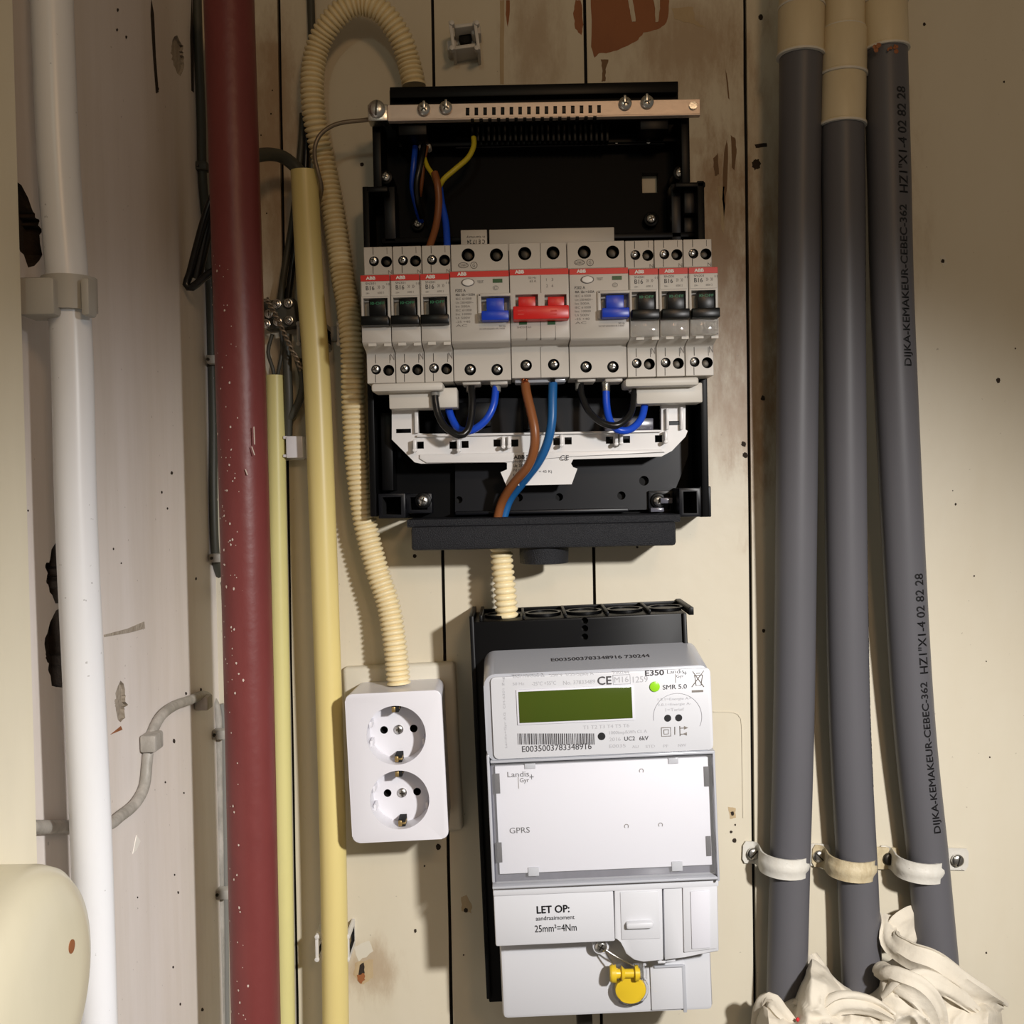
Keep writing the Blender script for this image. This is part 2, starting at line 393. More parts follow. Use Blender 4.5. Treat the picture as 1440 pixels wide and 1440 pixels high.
bl([(845, 84), (856, 84), (852, 98), (851, 114), (846, 114), (848, 100)], 'gouge', .8)
bl([(1010, 262), (1018, 262), (1020, 290), (1019, 330), (1014, 322), (1012, 290)], 'stain', 1.0)
bl([(1003, 222), (1010, 215), (1011, 245), (1005, 248)], 'gouge', .7)
bl([(1018, 215), (1022, 196), (1024, 210), (1023, 250), (1020, 285), (1018, 315), (1016, 280)], 'gouge', .5)
bl([(1028, 190), (1034, 195), (1036, 215), (1033, 240), (1029, 235)], 'gouge', .5)
bl([(1020, 97), (1023, 110), (1026, 140), (1024, 138)], 'gouge', .3)
for x, y, r in [(1063, 231, 9), (1073, 560, 4.2), (1046, 624, 5), (1048, 640, 5), (1074, 887, 3.2), (1300, 34, 3), (1326, 367, 3.5), (1404, 535, 4.5), (1412, 115, 2), (1344, 709, 2), (616, 1191, 5),
                (584, 1309, 3), (597, 1218, 1.6), (583, 782, 3.6), (836, 1000, 1), (896, 769, 2.6), (509, 231, 3.5), (1030, 1144, 3.5), (1033, 1182, 4), (1034, 1160, 1.8), (1028, 1170, 2.6),
                (655, 1280, 4), (652, 1343, 1.4), (1070, 24, 4.5), (1370, 810, 1.4), (1387, 930, 1.2), (1428, 490, 1.6), (1392, 1065, 1.5), (1387, 1340, 1.8), (1340, 690, 1), (381, 160, 1.5), (367, 190, 1.3), (383, 127, 1.3), (375, 300, 1.4)]:
    k = 7; r *= .8; bl([(x+r*math.cos(a*6.283/k)*random.uniform(.75, 1.1), y+r*1.2*math.sin(a*6.283/k)*random.uniform(.75, 1.1)) for a in range(k)], 'hole', r*.12, nm='nail_hole', d=0.2)
bl([(1061, 203), (1078, 201), (1079, 206), (1063, 208)], 'hole', .4, nm='nail_hole')
bl([(648, 1262), (656, 1258), (664, 1275), (662, 1284), (650, 1282)], 'stain', 1.0)
bl([(500, 1352), (524, 1350), (526, 1375), (510, 1386), (497, 1372)], 'stain', 2.0)
bl([(505, 1358), (512, 1352), (512, 1368), (504, 1374)], 'hole', 1.2, nm='nail_hole', d=0.2)
bl([(502, 1372), (513, 1368), (513, 1378), (506, 1384)], 'wood', 1.0, d=0.3)
bl([(1024, 1135), (1034, 1136), (1035, 1150), (1027, 1152)], 'stain', .8)
bl([(1321, 360), (1328, 358), (1332, 370), (1326, 376)], 'offwhite', .5)
bl([(497, 1332), (520, 1322), (524, 1338), (505, 1352)], 'offwhite', 1.2)
# thin raised outline of an old cover on the board
mb = MB(); pth = [W(x, y, 0.2) for x, y in [(1003, 1001), (1032, 1002), (1040, 1008), (1043, 1020), (1044, 1080), (1045, 1150)]]
mb.sweep(spline(pth, 3), 0.45, 6); part('paint_ridge', mb.mesh('paint_ridge', 'paint'), wall_back)
# left wall (plastered), seen obliquely
mb = MB(); mb.box(XL-40, XL, -480, 480, -40, 330, 0)
lw = mb.mesh('wall_left', 'plaster')
def wall_blob(pts, depth, m='hole', rag=0.25):
    cx = sum(p[0] for p in pts)/len(pts); cy = sum(p[1] for p in pts)/len(pts); P = []
    for k in range(40):                               # star-shaped ragged outline round the middle
        t = 2*math.pi*k/40; ux, uy = math.cos(t), math.sin(t); best = 1.0
        for i in range(len(pts)):
            a, b = pts[i], pts[(i+1) % len(pts)]; ex, ey = b[0]-a[0], b[1]-a[1]; den = ux*ey-uy*ex
            if abs(den) < 1e-9: continue
            r = ((a[0]-cx)*ey-(a[1]-cy)*ex)/den; q = ((a[0]-cx)*uy-(a[1]-cy)*ux)/den
            if r > 0 and -1e-6 <= q <= 1.000001: best = max(best, r)
        best *= 1+0.45*noise.noise((ux*1.7+cx, uy*1.7+cy, 1))+0.22*noise.noise((ux*6+cx, uy*6, cy))
        P.append((cx+ux*best, cy+uy*best))
    c = bmesh.new(); A = []; B = []
    for x, y in P:
        p = WX(x, y, XL); A.append(c.verts.new((XL+3, p.y, p.z))); B.append(c.verts.new((XL-depth, p.y, p.z)))
    n = len(P); c.faces.new(A); c.faces.new(B[::-1])
    for i in range(n): c.faces.new((A[i], B[i], B[(i+1) % n], A[(i+1) % n]))
    q = MB(); q.bm.free(); q.bm = c
    return q.mesh('cut', m)
for pts in ([(22, 262), (34, 270), (44, 300), (55, 310), (58, 370), (40, 372), (24, 350)], [(75, 762), (86, 760), (90, 850), (80, 852), (70, 830), (66, 795)], [(66, 875), (90, 862), (95, 960), (82, 970), (72, 968), (66, 930)],
            [(243, 55), (249, 48), (256, 60), (259, 95), (253, 108), (244, 95), (240, 75)], [(163, 975), (170, 965), (178, 975), (176, 1010), (168, 1015), (162, 995)]):
    lw = carve(lw, wall_blob(pts, 7 if pts[0][0] < 100 else 2, 'hole' if pts[0][0] < 100 else 'chip'))
wall_left = solo('wall_left', lw, 'pale plastered side wall with chipped holes behind the white conduit', 'wall', WF, kind='structure')
def lwp(pts, m, nm, th=0.3, rag=1.0):
    P = [(x+random.uniform(-rag, rag)*.4, y+random.uniform(-rag, rag)) for x, y in pts]
    c = MB(); A = []; B = []
    for x, y in P:
        p = WX(x, y, XL+th); A.append(c.bm.verts.new((XL+th, p.y, p.z))); B.append(c.bm.verts.new((XL-th, p.y, p.z)))
    n = len(P); c.bm.faces.new(A); c.bm.faces.new(B[::-1])
    for i in range(n): c.bm.faces.new((A[i], B[i], B[(i+1) % n], A[(i+1) % n]))
    part(nm, c.mesh(nm, m), wall_left)
for x, y, r in [(166, 14, 2.5), (165, 42, 2), (178, 52, 2.2), (223, 125, 2), (228, 692, 2), (228, 693, 1.5), (242, 665, 3), (236, 715, 1.6), (276, 814, 2), (160, 772, 1.6), (171, 792, 1.4), (42, 1062, 1), (40, 718, 1.6), (245, 1042, 3.4), (233, 1100, 1.8), (259, 1115, 1.5),
                (194, 1262, 1.4), (244, 1360, 2), (254, 1412, 2), (285, 1420, 3), (246, 1230, 1.6), (36, 920, 2), (251, 1255, 2), (283, 970, 2.6), (262, 975, 2.2)]:
    lwp([(x+r*.5*math.cos(a), y+r*math.sin(a)) for a in (0, 1, 2, 3, 4, 5)], 'hole', 'paint_chip', rag=r*.2)
lwp([(213, 0), (217, 20), (219, 80), (223, 130), (220, 132), (216, 80), (212, 20)], 'hole', 'paint_crack')
lwp([(270, 0), (272, 50), (273, 130), (270, 128), (268, 50)], 'hole', 'paint_crack')
lwp([(192, 1175), (198, 1182), (192, 1195), (187, 1200)], 'white', 'paint_chip')
lwp([(147, 893), (180, 884), (203, 874), (204, 884), (184, 889), (147, 896)], 'chip', 'paint_crack', rag=.5)
lwp([(160, 1030), (170, 1022), (172, 1026), (156, 1032)], 'wood', 'paint_chip')
mb = MB(); mb.box(XL-40, 475, 430, 450, -40, 520, 1); solo('ceiling', mb.mesh('ceiling', 'paint'), 'painted board closing the cupboard above the picture', 'ceiling', WF, kind='structure')  # out of view, added to keep light off the upper boards
# cream door frame post at the very left
FRX = -184
mb = MB(); a = W(38, 720, 290).x; mb.box(a-60, a, -480, 480, 290, 350, 1.2, 2)
solo('trim_1', mb.mesh('trim_1', 'frame'), 'cream painted door frame post along the left edge of the photo', 'frame', WF, kind='structure')
# ================================================================ PIPES
def pipe(name, pts, r, m, label, cat, n=28, ends=None, group=None, hollow=False, kids=None):
    P = [W(*p) for p in pts]; F = Frame(720, 720); F.o = P[-1].copy()
    P = [p-F.o for p in P]
    t = thing(name, label, cat, F, group)
    mb = MB(); S = spline(P, 12); mb.sweep(S, r, n, caps=not hollow)
    if hollow:
        S2 = [p.copy() for p in S]; T = (S[0]-S[1]).normalized()
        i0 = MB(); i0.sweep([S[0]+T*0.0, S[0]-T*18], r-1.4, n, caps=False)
        me = mb.mesh('pipe_body', m, 50)
        part('pipe_body', me, t)
        rim = MB()
        u = T.cross(Vector((0, 1, 0))).normalized(); v = T.cross(u)
        A = [rim.bm.verts.new(S[0]+(u*math.cos(k*2*math.pi/n)+v*math.sin(k*2*math.pi/n))*r) for k in range(n)]
        B = [rim.bm.verts.new(S[0]+(u*math.cos(k*2*math.pi/n)+v*math.sin(k*2*math.pi/n))*(r-1.4)) for k in range(n)]
        for k in range(n): rim.bm.faces.new((A[k], A[(k+1) % n], B[(k+1) % n], B[k]))
        part('rim', rim.mesh('rim', m), t)
        part('bore', i0.mesh('bore', 'void', 50), t)
    else: part('pipe_body', mb.mesh('pipe_body', m, 50), t)
    return t, F, S
def px_r(rpx, d): return rpx/(FPX/(D*1000-d))
# white conduit
wp, wpF, wpS = pipe('conduit_pipe', [(70, -60, 270), (73, 0, 270), (83, 240, 270), (100, 470, 270), (107, 720, 270), (118, 960, 270), (129, 1200, 270), (138, 1500, 270)], px_r(28, 270), 'whitepipe',
     'smooth white plastic conduit standing before the left plaster wall', 'pipe')
sc_ = thing('pipe_clip', 'grey-white saddle clip holding the white conduit to the left wall', 'clip', Frame(100, 415, 270))
F = Frame(100, 415, 270)
mb = MB(); c = F.l(98, 415, 270)
mb.lathe([(-6.8, px_r(27, 270)+2.6), (-6.8, px_r(27, 270)+2.8), (6.8, px_r(27, 270)+2.8), (6.8, px_r(27, 270)+2.6)], (c.x, -270, c.z), 'Z', 28)
part('ring', mb.mesh('ring', 'greyclip', 40), sc_)
mb = MB(); mb.pbox(F, 22, 389, 76, 443, 270, 284, 1.5); part('arm', mb.mesh('arm', 'greyclip'), sc_)
mb = MB(); mb.pbox(F, 113, 390, 125, 443, 274, 281, 1.0); part('lip', mb.mesh('lip', 'greyclip'), sc_)
# round cream box on the post
F = Frame(60, 1350, 320)
zc = WX(100, 1352, -166).z; xw = W(38, 720, 290).x
F.o = Vector((xw, 0, zc)); jb = thing('junction_box', 'round cream domed junction box low on the left door post', 'junction box', F)
mb = MB(); R0 = 42
mb.lathe([(-6, R0-2), (0.3, R0), (15, R0), (20, R0-1.2), (24, R0-5), (26.5, R0-12), (28, R0-24), (28.4, 2)], (0, -336, 0), 'X', 56)
part('lid', mb.mesh('lid', 'cream_box', 60), jb)
mb = MB(); p = WX(100, 1331, xw+28); mb.lathe([(26.8, 2.4), (28.4, 2.4), (28.5, 0.2)], (0, p.y, p.z-zc), 'X', 16)
part('screw', mb.mesh('screw', 'wood', 40), jb, 'rusty brown screw')
# red pipe
rp, rpF, rpS = pipe('heating_pipe', [(320, -60, 95), (322, 0, 95), (337, 480, 95), (350, 960, 95), (360, 1440, 95), (361, 1500, 95)], 14.2, 'redpipe',
     'thick dark red painted steel pipe with pale paint flecks', 'pipe', 36)
mb = MB()
for k in range(150):
    y = random.choice([random.uniform(300, 1440), random.uniform(480, 1000)]); x0 = 322+38*y/1440
    th = random.gauss(-0.3, 0.55); r = random.choice([0.25, 0.3, 0.4, 0.6]); c = W(x0, y, 95)
    cx = c.x+14.25*math.sin(th); cy = -95-14.25*math.cos(th)
    if abs(th) > 1.2: continue
    q = [mb.bm.verts.new((cx+r*math.cos(a)*math.cos(th), cy+r*math.cos(a)*math.sin(th)-0.05, c.z+r*random.uniform(.7, 1.9)*math.sin(a))) for a in (0, 1.2, 2.4, 3.6, 4.8)]
    mb.bm.faces.new(q)
for p0, p1 in (((358, 640), (354, 628)), ((357, 600), (358, 625)), ((345, 660), (348, 668))):
    a_, b_ = W(*p0, 109.6), W(*p1, 109.6)
    mb.sweep([a_, b_], 0.35, 5)
bmesh.ops.translate(mb.bm, verts=mb.bm.verts, vec=-rpF.o)
part('paint_fleck', mb.mesh('paint_fleck', 'fleck', flip=False), rp, kind='stuff')
# yellow conduits
pipe('conduit_pipe', [(428, 240, 34), (436, 400, 28), (447, 560, 26), (463, 1000, 26), (469, 1220, 26), (473, 1500, 26)], px_r(18.5, 26)+0.1, 'yellow',
     'long yellow plastic conduit with an open sawn top', 'pipe', 26, hollow=True)
pipe('conduit_pipe', [(387, 528, 10), (391, 760, 10), (395.5, 1000, 10), (399.5, 1240, 10), (403, 1500, 10)], px_r(12.8, 10), 'paleyel',
     'thinner pale green-yellow conduit between the red pipe and the yellow one', 'pipe', 22, hollow=True)
# grey pipes
gp = [([(1127, 40, 44), (1125, 200, 40), (1122, 480, 34), (1117, 960, 22), (1110, 1240, 17), (1106, 1410, 20), (1104, 1500, 20)], 28.5, 'leftmost of the three thick grey plastic pipes at right', 82),
      ([(1184, 140, 44), (1186, 300, 42), (1187, 480, 36), (1193, 960, 22), (1206, 1240, 17), (1213, 1400, 20), (1218, 1500, 20)], 28.5, 'middle one of the three thick grey plastic pipes', 178),
      ([(1244, 30, 44), (1250, 240, 42), (1257, 480, 36), (1281, 960, 22), (1305, 1210, 17), (1321, 1380, 20), (1330, 1480, 20)], 28.5, 'rightmost grey plastic pipe with black lettering along its front', 72)]
gpipes = []
for pts, rp_, lab, ytop in gp:
    t, F, S = pipe('drain_pipe', pts, px_r(28.5, 25), 'grey', lab, 'pipe', 36, group='grey plastic pipes'); gpipes.append((t, F, S))
GR = px_r(28.5, 25)
# lettering on the grey pipes
def pipe_text(t, F, S, s, y0, y1, th, hpx, bold=0.01):
    """runs upwards from pixel row y0 to y1 at angle th around the pipe"""
    xs = S
    def centre(z):
        for i in range(len(S)-1):
            if S[i].z >= z >= S[i+1].z:
                k = (S[i].z-z)/(S[i].z-S[i+1].z); return S[i].lerp(S[i+1], k)
        return S[-1]
    z0 = (W(1280, y0, 45)-F.o).z; z1 = (W(1280, y1, 45)-F.o).z; h = hpx/2.2/GR
    mb = MB()
    def fn(u, v):
        c = centre(z0+(z1-z0)*u); a = th-h/2+h*(1-v)
        return Vector((c.x+(GR+0.12)*math.sin(a), c.y-(GR+0.12)*math.cos(a), z0+(z1-z0)*u))
    flat = MB(); textmap(flat, s, lambda u, v: (u*100, v*8, 0), bold)
    for k in range(1, 8):
        bmesh.ops.bisect_plane(flat.bm, geom=flat.bm.verts[:]+flat.bm.edges[:]+flat.bm.faces[:], plane_co=(0, k, 0), plane_no=(0, 1, 0))
    for v in flat.bm.verts: v.co = fn(v.co.x/100, v.co.y/8)
    part('lettering', flat.mesh('lettering', 'ink', flip=False), t)
t3, F3, S3 = gpipes[2]; 
T_A = 'DIJKA-KEMAKEUR-CEBEC-362'; T_B = 'HZ1"X1-4 02 82 28'
pipe_text(t3, F3, S3, T_A, 515, 292, 0.33, 15, 0.02); pipe_text(t3, F3, S3, T_B, 276, 130, 0.33, 15, 0.015)
pipe_text(t3, F3, S3, T_A, 1184, 964, 0.33, 15, 0.02); pipe_text(t3, F3, S3, T_B, 952, 808, 0.33, 15, 0.015)
t2, F2, S2 = gpipes[1]
pipe_text(t2, F2, S2, T_A, 1120, 900, 1.32, 15, 0.02); pipe_text(t2, F2, S2, T_B, 885, 760, 1.32, 15, 0.015); pipe_text(t2, F2, S2, T_A, 420, 200, 1.36, 15, 0.02)
# cream sleeves on the top of the grey pipes
def sleeve(xs, lab, d=44):
    """xs: list of (x, y, r_px)"""
    F = Frame(720, 720); F.o = W(xs[-1][0], xs[-1][1], d)
    t = thing('pipe_sleeve', lab, 'pipe sleeve', F, 'cream sleeves on the grey pipes')
    for i in range(len(xs)-1):
        x, y, r = xs[i]; x2, y2, _ = xs[i+1]
        a, b = W(x, y, d)-F.o, W(x2, y2, d)-F.o; R = px_r(r, d)+0.7; mb = MB()
        T = (b-a).normalized(); L = (b-a).length
        mb.sweep([a, a+T*0.6, a+T*(L-2.0), a+T*(L-1.6), a+T*(L-.3), b], [R-0.3, R, R, R+0.7, R+0.7, R], 32)
        part('sleeve_ring', mb.mesh('sleeve_ring', 'sleeve', 40), t)
        mb = MB(); mb.sweep([b-T*0.9, b+T*0.25], R+0.75, 32); part('lip', mb.mesh('lip', 'strap', 40), t, 'paler rim')  # paler colour on the lip paints its highlight
    return t, F
sleeve([(1127, -60, 29), (1127, 12, 30), (1126, 80, 29.2)], 'cream socket sleeve capping the leftmost grey pipe')
sleeve([(1187, -60, 27), (1186, 44, 30.5), (1185, 108, 30), (1184, 178, 31)], 'longest cream sleeve in three steps capping the middle grey pipe')
ts, Fs = sleeve([(1241, -60, 29), (1243, 6, 29.6), (1245, 72, 30)], 'cream sleeve with a rusty brown smear capping the rightmost grey pipe')
mb = MB()
for k in range(14):
    x = random.uniform(1230, 1262); y = random.uniform(61, 72); dd = 44+px_r(29, 44)*math.sqrt(max(0.05, 1-((x-1245)/31)**2))+1.7
    p = W(x, y, dd)-Fs.o; mb.dome(p.x, p.z, random.uniform(0.7, 1.5), -p.y-0.2, 0.3, 7, 2)
part('rust_smear', mb.mesh('rust_smear', 'wood', flip=False), ts)
# strap across the pipes
F = Frame(1200, 1215, 0, -0.052)
def strap(cx, cy, xl, xr, m, lab, scr, up=0.0):
    t = thing('pipe_clamp', lab, 'pipe clamp', Frame(cx, cy, 0, -0.052), 'steel clamps over the grey pipes')
    f = Frame(cx, cy, 0, -0.052); c = f.l(cx, cy, 17+GR); hw = 6.6; R = GR+1.4
    cxl = c.x; dc = 17.0; th = 1.3
    L_ = min(f.l(xl, cy, 1).x, cxl-R-7); R_ = max(f.l(xr, cy, 1).x, cxl+R+7)
    prof = [(L_, 1.0), (L_+1.6, 1.0)]; prof.append((cxl-R-3, 1.0)); prof.append((cxl-R-1, 2.0)); prof.append((cxl-R, 5))
    for k in range(13):
        a = math.pi-math.pi*k/12; prof.append((cxl+R*math.cos(a), dc+R*math.sin(a)))
    prof += [(cxl+R, 5), (cxl+R+1, 2.0), (cxl+R+3, 1.0), (R_-1.6, 1.0), (R_, 1.0)]
    mb = MB(); rows = []
    nz = [-hw, -hw*.55, -hw*.3, 0, hw*.3, hw*.55, hw]; lift = [0, 0, .7, 1.0, .7, 0, 0]
    zc = c.z
    for side in (0, 1):
        for z, lf in zip(nz, lift):
            row = []
            for i, (x, d) in enumerate(prof):
                inarc = 5 <= i < len(prof)-5
                ext = (lf if inarc else 0)+(th if side else 0)
                if inarc:
                    v = Vector((x-cxl, d-dc)).normalized(); x2, d2 = x+v.x*ext, d+v.y*ext
                else: x2, d2 = x, d+ext+up
                cut = (1.0 if inarc else 1.12) if 0 < i < len(prof)-1 else 0.7
                row.append(mb.bm.verts.new((x2, -d2, zc+z*cut)))
            rows.append(row)
    n = len(nz); P_ = len(prof)
    for s_ in (0, n):
        for r_ in range(n-1):
            for i in range(P_-1):
                mb.bm.faces.new((rows[s_+r_][i], rows[s_+r_][i+1], rows[s_+r_+1][i+1], rows[s_+r_+1][i]))
    for r_ in (0, n-1):
        for i in range(P_-1): mb.bm.faces.new((rows[r_][i], rows[r_][i+1], rows[r_+n][i+1], rows[r_+n][i]))
    for i in (0, P_-1):
        for r_ in range(n-1): mb.bm.faces.new((rows[r_][i], rows[r_+1][i], rows[r_+1+n][i], rows[r_+n][i]))
    part('strap', mb.mesh('strap', m, 50), t)
    for sx, sy, me in scr:
        o = part('screw', me, t, 'dark screw' if me is SD else None); o.location = Vector((f.l(sx, sy, 2).x, -2.4-1.4, zc))*0.001; o.scale = (4.1, 4.1, 4.1); o.rotation_euler = (0, random.uniform(-1.2, 1.2), 0)
strap(1110, 1222, 1043, 1166, 'strap', 'off-white steel clamp over the leftmost grey pipe', [(1058, 1207, SS), (1150, 1214, SS)])
strap(1206, 1226, 1160, 1262, 'strapold', 'worn yellowed steel clamp over the middle grey pipe', [(1248, 1215, SD)], 1.4)
strap(1304, 1228, 1258, 1360, 'strap', 'off-white steel clamp over the rightmost grey pipe', [(1344, 1220, SS)])
# ================================================================ CABLES at the left
def lwt(name, path, r, m, label, cat='cable', off=None):
    """path on the left wall: (px, py) -> X plane just off the wall"""
    P = [WX(p[0], p[1], XL+(off or r)) if len(p) == 2 else W(*p) for p in path]
    F = Frame(720, 720); F.o = P[0].copy(); P = [p-F.o for p in P]
    mb = MB(); mb.sweep(spline(P, 3), r, 12); return solo(name, mb.mesh(name, m, 50), label, cat, F)
lwt('cable', [(15, 1163), (60, 1163), (105, 1162), (150, 1160), (170, 1147), (190, 1130), (203, 1105), (207, 1070), (211, 1040), (224, 1010), (244, 993), (268, 984), (284, 978), (294, 981, 9), (302, 990, 8), (306, 1010, 7), (307, 1040, 6), (308.5, 1150, 6), (310, 1300, 6), (312, 1500, 6)], 2.9, 'wpaint',
    'paint-smeared grey cable bending over the left wall then running down the corner')
tube('cable', [(311, 990, 5), (314, 1020, 5), (316, 1150, 5), (318, 1300, 5), (320, 1500, 5)], 1.8, 'wgrey', 'straight grey cable tight beside the bent one in the lower corner', 'cable')
lwt('cable', [(276, -60), (279, 60), (283, 160), (285, 250), (292, 330), (296, 420), (298, 505), (300, 600), (300, 700), (303, 780), (312, 815), (332, 835, 14)], 2.9, 'wgreydk', 'dark grey cable down the upper left corner, curving away behind the red pipe')
def cabclip(px, py, w_, h_, lab, d=10, m='greyclip', F=None):
    F = Frame(px, py, d); t = thing('cable_clip', lab, 'cable clip', F)
    mb = MB(); mb.pbox(F, px-w_/2, py-h_/2, px+w_/2, py+h_/2, d-4, d+3.5, 0.6); part('clip_body', mb.mesh('clip_body', m), t)
    mb = MB(); mb.pcyl(F, px-w_*.3, py, 2.2, d+3, d+4.4, 10); part('nail', mb.mesh('nail', 'darksteel'), t)
cabclip(307, 1034, 20, 13, 'small grey cable clip just under the bend of the cable', 14)
cabclip(311, 1259, 20, 13, 'small grey cable clip lowest in the left corner', 14)
cabclip(302, 785, 16, 12, 'grey cable clip above where the cable curves behind the red pipe', 16)
cabclip(296, 505, 13, 12, 'grey cable clip halfway up the left corner', 16)
cabclip(282, 232, 16, 12, 'dark cable clip highest in the left corner', 20, 'wgreydk')
mb = MB(); p = WX(211, 1043, XL+4); F = Frame(720, 720); F.o = p.copy()
mb.box(-3.5, 5, -4.6, 4.6, -6, 6, 1.2); mb2 = solo('cable_clip', mb.mesh('cable_clip', 'wpaint'), 'painted-over grey clip on the rising bend of the cable', 'cable clip', F)
mb = MB(); p = WX(284, 984, XL+4); F = Frame(720, 720); F.o = p.copy()
mb.box(-3.5, 5, -6, 2.5, -5, 5, 1.0); solo('cable_clip', mb.mesh('cable_clip', 'wpaint'), 'painted-over grey clip at the top of the bent cable', 'cable clip', F)
# black cable loop left of the red pipe
tube('cable', [(320, 250, 60), (300, 275, 62), (287, 310, 62), (276, 350, 60), (267, 385, 58), (262, 400, 58), (270, 404, 58), (285, 392, 60), (302, 380, 60), (325, 372, 60)], 2.4, 'wblack', 'black cable looping out from behind the red pipe', 'cable')
tube('cable', [(322, 262, 55), (302, 285, 57), (292, 320, 57), (283, 360, 56), (276, 392, 55)], 3.6, 'wblack', 'thicker black cable piece inside the loop left of the red pipe', 'cable')
tube('cable', [(335, 224, 70), (360, 219, 60), (380, 217, 45), (398, 221, 34), (414, 233, 28), (424, 246, 26), (427, 262, 26)], 4.1, 'wgreydk', 'dark grey cable bending into the open top of the yellow conduit', 'cable')
tube('cable', [(426, 160, 6), (424, 200, 6), (418, 260, 6), (410, 320, 6), (400, 380, 8), (394, 425, 12)], 2.3, 'wgreydk', 'dark thin cable behind the yellow conduit, left of the two', 'cable')
tube('cable', [(432, 170, 6), (428, 260, 6), (418, 330, 6), (409, 390, 8), (404, 430, 12)], 2.3, 'wblack', 'black thin cable behind the yellow conduit, right of the two', 'cable')
tube('cable', [(436, -40, 4), (437, 0, 4), (439, 60, 4)], 2.6, 'wgreydk', 'short dark cable coming down beside the corrugated loop at the top edge', 'cable')
tube('cable', [(383, 470, 12), (377, 495, 12), (384, 520, 12), (386, 540, 10)], 1.3, 'wgreydk', 'thin grey wire entering the pale green conduit from its left', 'cable')
tube('cable', [(395, 465, 12), (397, 490, 12), (393, 515, 12), (388, 540, 10)], 1.3, 'wgreydk', 'thin grey wire entering the pale green conduit from its right', 'cable')
# twisted bare wire
for k, lab in enumerate(('first strand of the twisted bare wire by the screw block', 'second strand of the twisted bare wire by the screw block')):
    P = []
    for i in range(60):
        t_ = i/59; px = 374+48*t_+ (2 if t_ > .8 else 0); py = 420+100*t_**1.15; a = i*0.8+k*math.pi
        c = W(px, py, 24); P.append(c+Vector((math.cos(a)*1.0, math.sin(a)*1.0, math.cos(a)*0.6)))
    F = Frame(720, 720); F.o = P[0].copy(); mb = MB(); mb.sweep([p-F.o for p in P], 0.75, 8)
    solo('bare_wire', mb.mesh('bare_wire', 'earth', 60), lab, 'wire', F)
tube('cable', [(419, 505, 20), (426, 530, 16), (424, 555, 14), (414, 578, 12), (405, 590, 10)], 2.6, 'wgreydk', 'dark clear-sheathed cable hanging in a curve behind the yellow conduit', 'cable')
tube('cable', [(404, 470, 12), (404, 510, 12), (406, 560, 12), (405, 612, 8), (406, 640, 6)], 3.0, 'wgreydk', 'dark grey cable dropping straight to the small white box', 'cable')
# chocolate block
F = Frame(395, 438, 12, 0.12); t = thing('terminal_block', 'clear screw terminal block with metal screws beside the red pipe', 'terminal block', F)
mb = MB(); mb.pbox(F, 370, 420, 416, 462, 4, 14, 1.5); part('block_body', mb.mesh('block_body', 'wgreydk'), t)
for px, py in ((389, 427), (405, 426), (378, 441), (406, 450), (390, 452), (374, 455)):
    mb = MB(); mb.pcyl(F, px, py, 6.5, 14, 17, 14, 0.4); c_ = part('ferrule', mb.mesh('ferrule', 'steel'), t); screw(t, F, px, py, 4.5, 17, SS, random.uniform(-1, 1))
# small white box between conduits
F = Frame(413, 629, 0); t = thing('pipe_clip', 'small white square clip between the two yellow conduits', 'clip', F)
mb = MB(); mb.pbox(F, 402, 613, 426, 644, 0, 16, 0.8); part('clip_body', mb.mesh('clip_body', 'white_pl'), t)
mp('jaw', [(398, 613, 404, 617, 8, 15), (398, 639, 404, 643, 8, 15)], 'white_pl', t, .3, F=F)
mb = MB(); mb.pbox(F, 400, 642, 427, 647, 0, 5, 0.3); part('foot', mb.mesh('foot', 'clipm'), t)
# spring clips
def uclip(px, py, w_, h_, lab, ang=0.0, d=22, m='clipm', base=True):
    F = Frame(px, py, 0, ang); t = thing('pipe_clip', lab, 'clip', F)
    for s_ in (-1, 1):
        mb = MB(); x = px+s_*w_/2
        mb.pbox(F, x-2.4, py-h_/2, x+2.4, py+h_/2, 0, d, 0.5); me = mb.mesh('jaw', m)
        c = MB(); c.pbox(F, x-4, py-h_*.28, x+4, py+h_*.28, 3, d-2.5, dp=d); me = carve(me, c)
        part('jaw', me, t)
        for q in (-1, 1):
            mb = MB(); mb.pcyl(F, x, py+q*h_*.42, 3.6, d-3.5, d+1, 12, 0.4); part('knob', mb.mesh('knob', m), t)
    mb = MB(); mb.pbox(F, px-w_/2, py-h_*.3, px+w_/2, py+h_*.3, 0, 3, 0.4)
    part('base', mb.mesh('base', m), t)
    return t, F
uclip(465, 469, 22, 34, 'narrow grey clip between the yellow conduit and the corrugated one', d=26, m='greyclip')
uclip(424, 469, 9, 34, 'grey clip jaw peeking out left of the yellow conduit', d=18, m='greyclip')
uclip(467, 1334, 43, 38, 'off-white spring clip gripping the yellow conduit near the bottom', d=26)
t, F = uclip(653, 49, 35, 42, 'empty white spring clip alone at the top of the boards', 0.12, d=24)
mb = MB(); mb.pcyl(F, 654, 52, 9, 0, 9, 14, 1); part('screw', mb.mesh('screw', 'void'), t, 'black screw head')
mp('catch', [(628, 56, 642, 70, 0, 14), (662, 33, 676, 48, 0, 14)], 'clipm', t, 1, F=F)
mp('cradle', [(638, 32, 668, 38, 0, 20), (636, 62, 670, 68, 0, 20)], 'clipm', t, 1, F=F)
